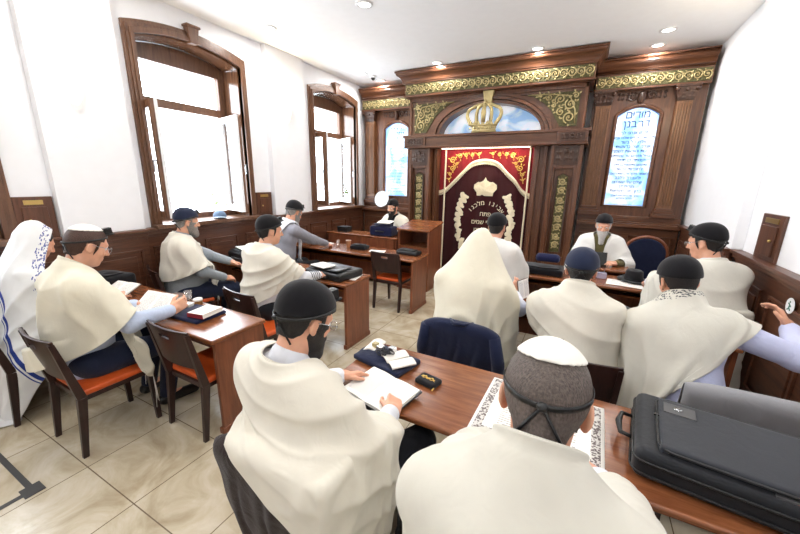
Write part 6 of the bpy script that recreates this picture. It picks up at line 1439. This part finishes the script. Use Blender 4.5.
if who('P5'): person('grey-haired man in grey jacket and pale shawl leaning over the third left table', (-3.76, 3.53), h=-10, s=1.16, lean=16, head=(0, 30, 0), hands={'L': (-3.80, 4.30, 0.80), 'R': (-3.44, 4.28, 0.80)}, poles={'R': (0.9, -0.2, -1)},
    hat='cap', hair='hair_grey', beard='hair_grey', beard_len=0.03, shirt=MAT['dim_grey_jacket'], shawl=dict(mat=MAT['shawl_blue_edge'], front=(0.5, 0.5), w=(0.6, 0.13, 0.10), drop=0.17, wexp=0.45, over=False, rw=0.7, gather=1.3, swag=1.05, style='long', spread=55), boxes=cb(11) + [TCL], vox=0.007)
if who('P6'): person('dark-bearded reader in black jacket and black-striped shawl facing the rows behind the front desk', (-3.08, 5.82), h=168, s=1.09, lean=8, head=(8, 12, 0), hands={'L': (-2.96, 5.42, 0.90), 'R': (-3.30, 5.42, 0.90)}, glasses=False,
    hat='cap', hair='hair_black', beard='hair_black', beard_len=0.04, shirt=MAT['black_jacket'], shawl=dict(mat=MAT['shawl_black'], front=(0.60, 0.60), w=(0.5, 0.2, 0.2), gap=0.8, over=False, gather=1.2, swag=1.05, style='long', spread=70), vox=0.007)
if who('P7'): person('bent figure hooded in a yellowish white shawl before the chair with the navy jacket', (-0.69, 2.38), h=-6, s=1.1, lean=13, head=(0, 42, 0), hands={'L': (-0.70, 3.05, 0.80), 'R': (-0.42, 2.94, 0.90)}, hand_dir={'R': (0.1, 0.6, 0.8)}, poles={'R': (0.9, -0.5, -0.7)}, tefillin=False,
    shirt=MAT['white_shirt'], shawl=dict(mode='hood', mat=MAT['shawl_yellow'], size=(1.5, 0.95, 0.13), tilt=20, style='none', wave=0.03), boxes=cb(7) + [TBR], vox=0.0065, detail=False)
if who('P8'): person('man with navy skullcap and cream shawl over blue shirt, his back turned, second right row', (0.045, 2.31), h=0, s=1.04, lean=9, head=(0, 14, 0), hands={'L': (-0.20, 3.02, 0.79), 'R': (0.20, 3.06, 0.79)}, poles={'L': (-1, -0.1, -0.6)},
    hat='cap', hatcol='navy_cap', hair='hair_black', shirt=MAT['blue2_shirt'], shawl=dict(mat=MAT['shawl_cream'], front=(0.5, 0.5), w=(0.62, 0.42, 0.3), lw=0.4, rw=1.0, collar=0.95, amp=0.03, drop=0.22, gather=1.25, swag=1.12, style='cowl'), boxes=cb(6) + [TBR], vox=0.006)
if who('P9'): person('man with black cap and lavender shirt, shawl with patterned neckband, beside the right wall', (0.66, 2.25), h=4, s=1.07, lean=16, side_lean=-7, head=(12, 22, -4), hands={'L': (0.42, 3.0, 0.80), 'R': (1.12, 2.62, 1.06)}, hand_dir={'R': (-0.3, 0.3, 0.6)}, hand_up={'R': (0.5, 0, 0.6)}, poles={'R': (1, -0.6, -0.5), 'L': (-1, -0.2, -0.7)},
    hat='cap', hair='hair_black', shirt=MAT['lavender_shirt'], tefillin=False, shawl=dict(mat=MAT['shawl_neck'], front=(0.45, 0.45), w=(0.70, 0.28, 0.2), rw=0.36, lw=0.85, wexp=1.7, collar=1.0, drop=0.2, gather=1.4, swag=1.05, style='long', amp=0.036, spread=70), boxes=cb(8) + [TBR], vox=0.0055)
if who('P10'): person('man with black skullcap in white shawl facing the ark curtain, his back turned', (-0.82, 3.8), h=4, s=1.1, lean=10, head=(-14, 8, 0), hands={'L': (-0.98, 4.36, 0.80), 'R': (-0.62, 4.36, 0.80)},
    hat='cap', hair='hair_black', shirt=MAT['white_shirt'], shawl=dict(mat=MAT['shawl_white'], front=(0.55, 0.55), w=(0.8, 0.60, 0.4), drop=0.2, gather=1.15, swag=1.03, style='plain'), boxes=cb(12) + [TCR], vox=0.007, tefillin=False)
if who('P11'): person('white-bearded man in white shawl facing the rows at the right table', (0.29, 5.5), h=176, s=1.06, lean=13, head=(4, 16, 0), hands={'L': (0.46, 5.08, 0.84), 'R': (0.12, 5.08, 0.84)},
    hat='cap', hair='hair_white', beard='hair_white', beard_len=0.10, shirt=MAT['olive_shirt'], shawl=dict(mat=MAT['shawl_white'], front=(0.58, 0.58), w=(0.6, 0.50, 0.3), gap=0.55, gather=1.2, swag=1.06, style='plain'), boxes=cb(15), vox=0.0062, tefillin=False)
if who('P12'): person('man with spectacles and large black cap by the right wall, face turned left', (1.04, 3.62), h=24, s=1.14, lean=7, head=(34, 14, 0), hands={'L': (0.66, 4.26, 0.82), 'R': (0.92, 4.30, 0.82)}, glasses=True,
    hat='cap', hair='hair_black', shirt=MAT['white_shirt'], shawl=dict(mat=MAT['shawl_ivory'], front=(0.55, 0.5), w=(0.7, 0.58, 0.35), drop=0.2, gather=1.25, swag=1.12, style='cowl'), boxes=cb(13) + [TCR], vox=0.006)
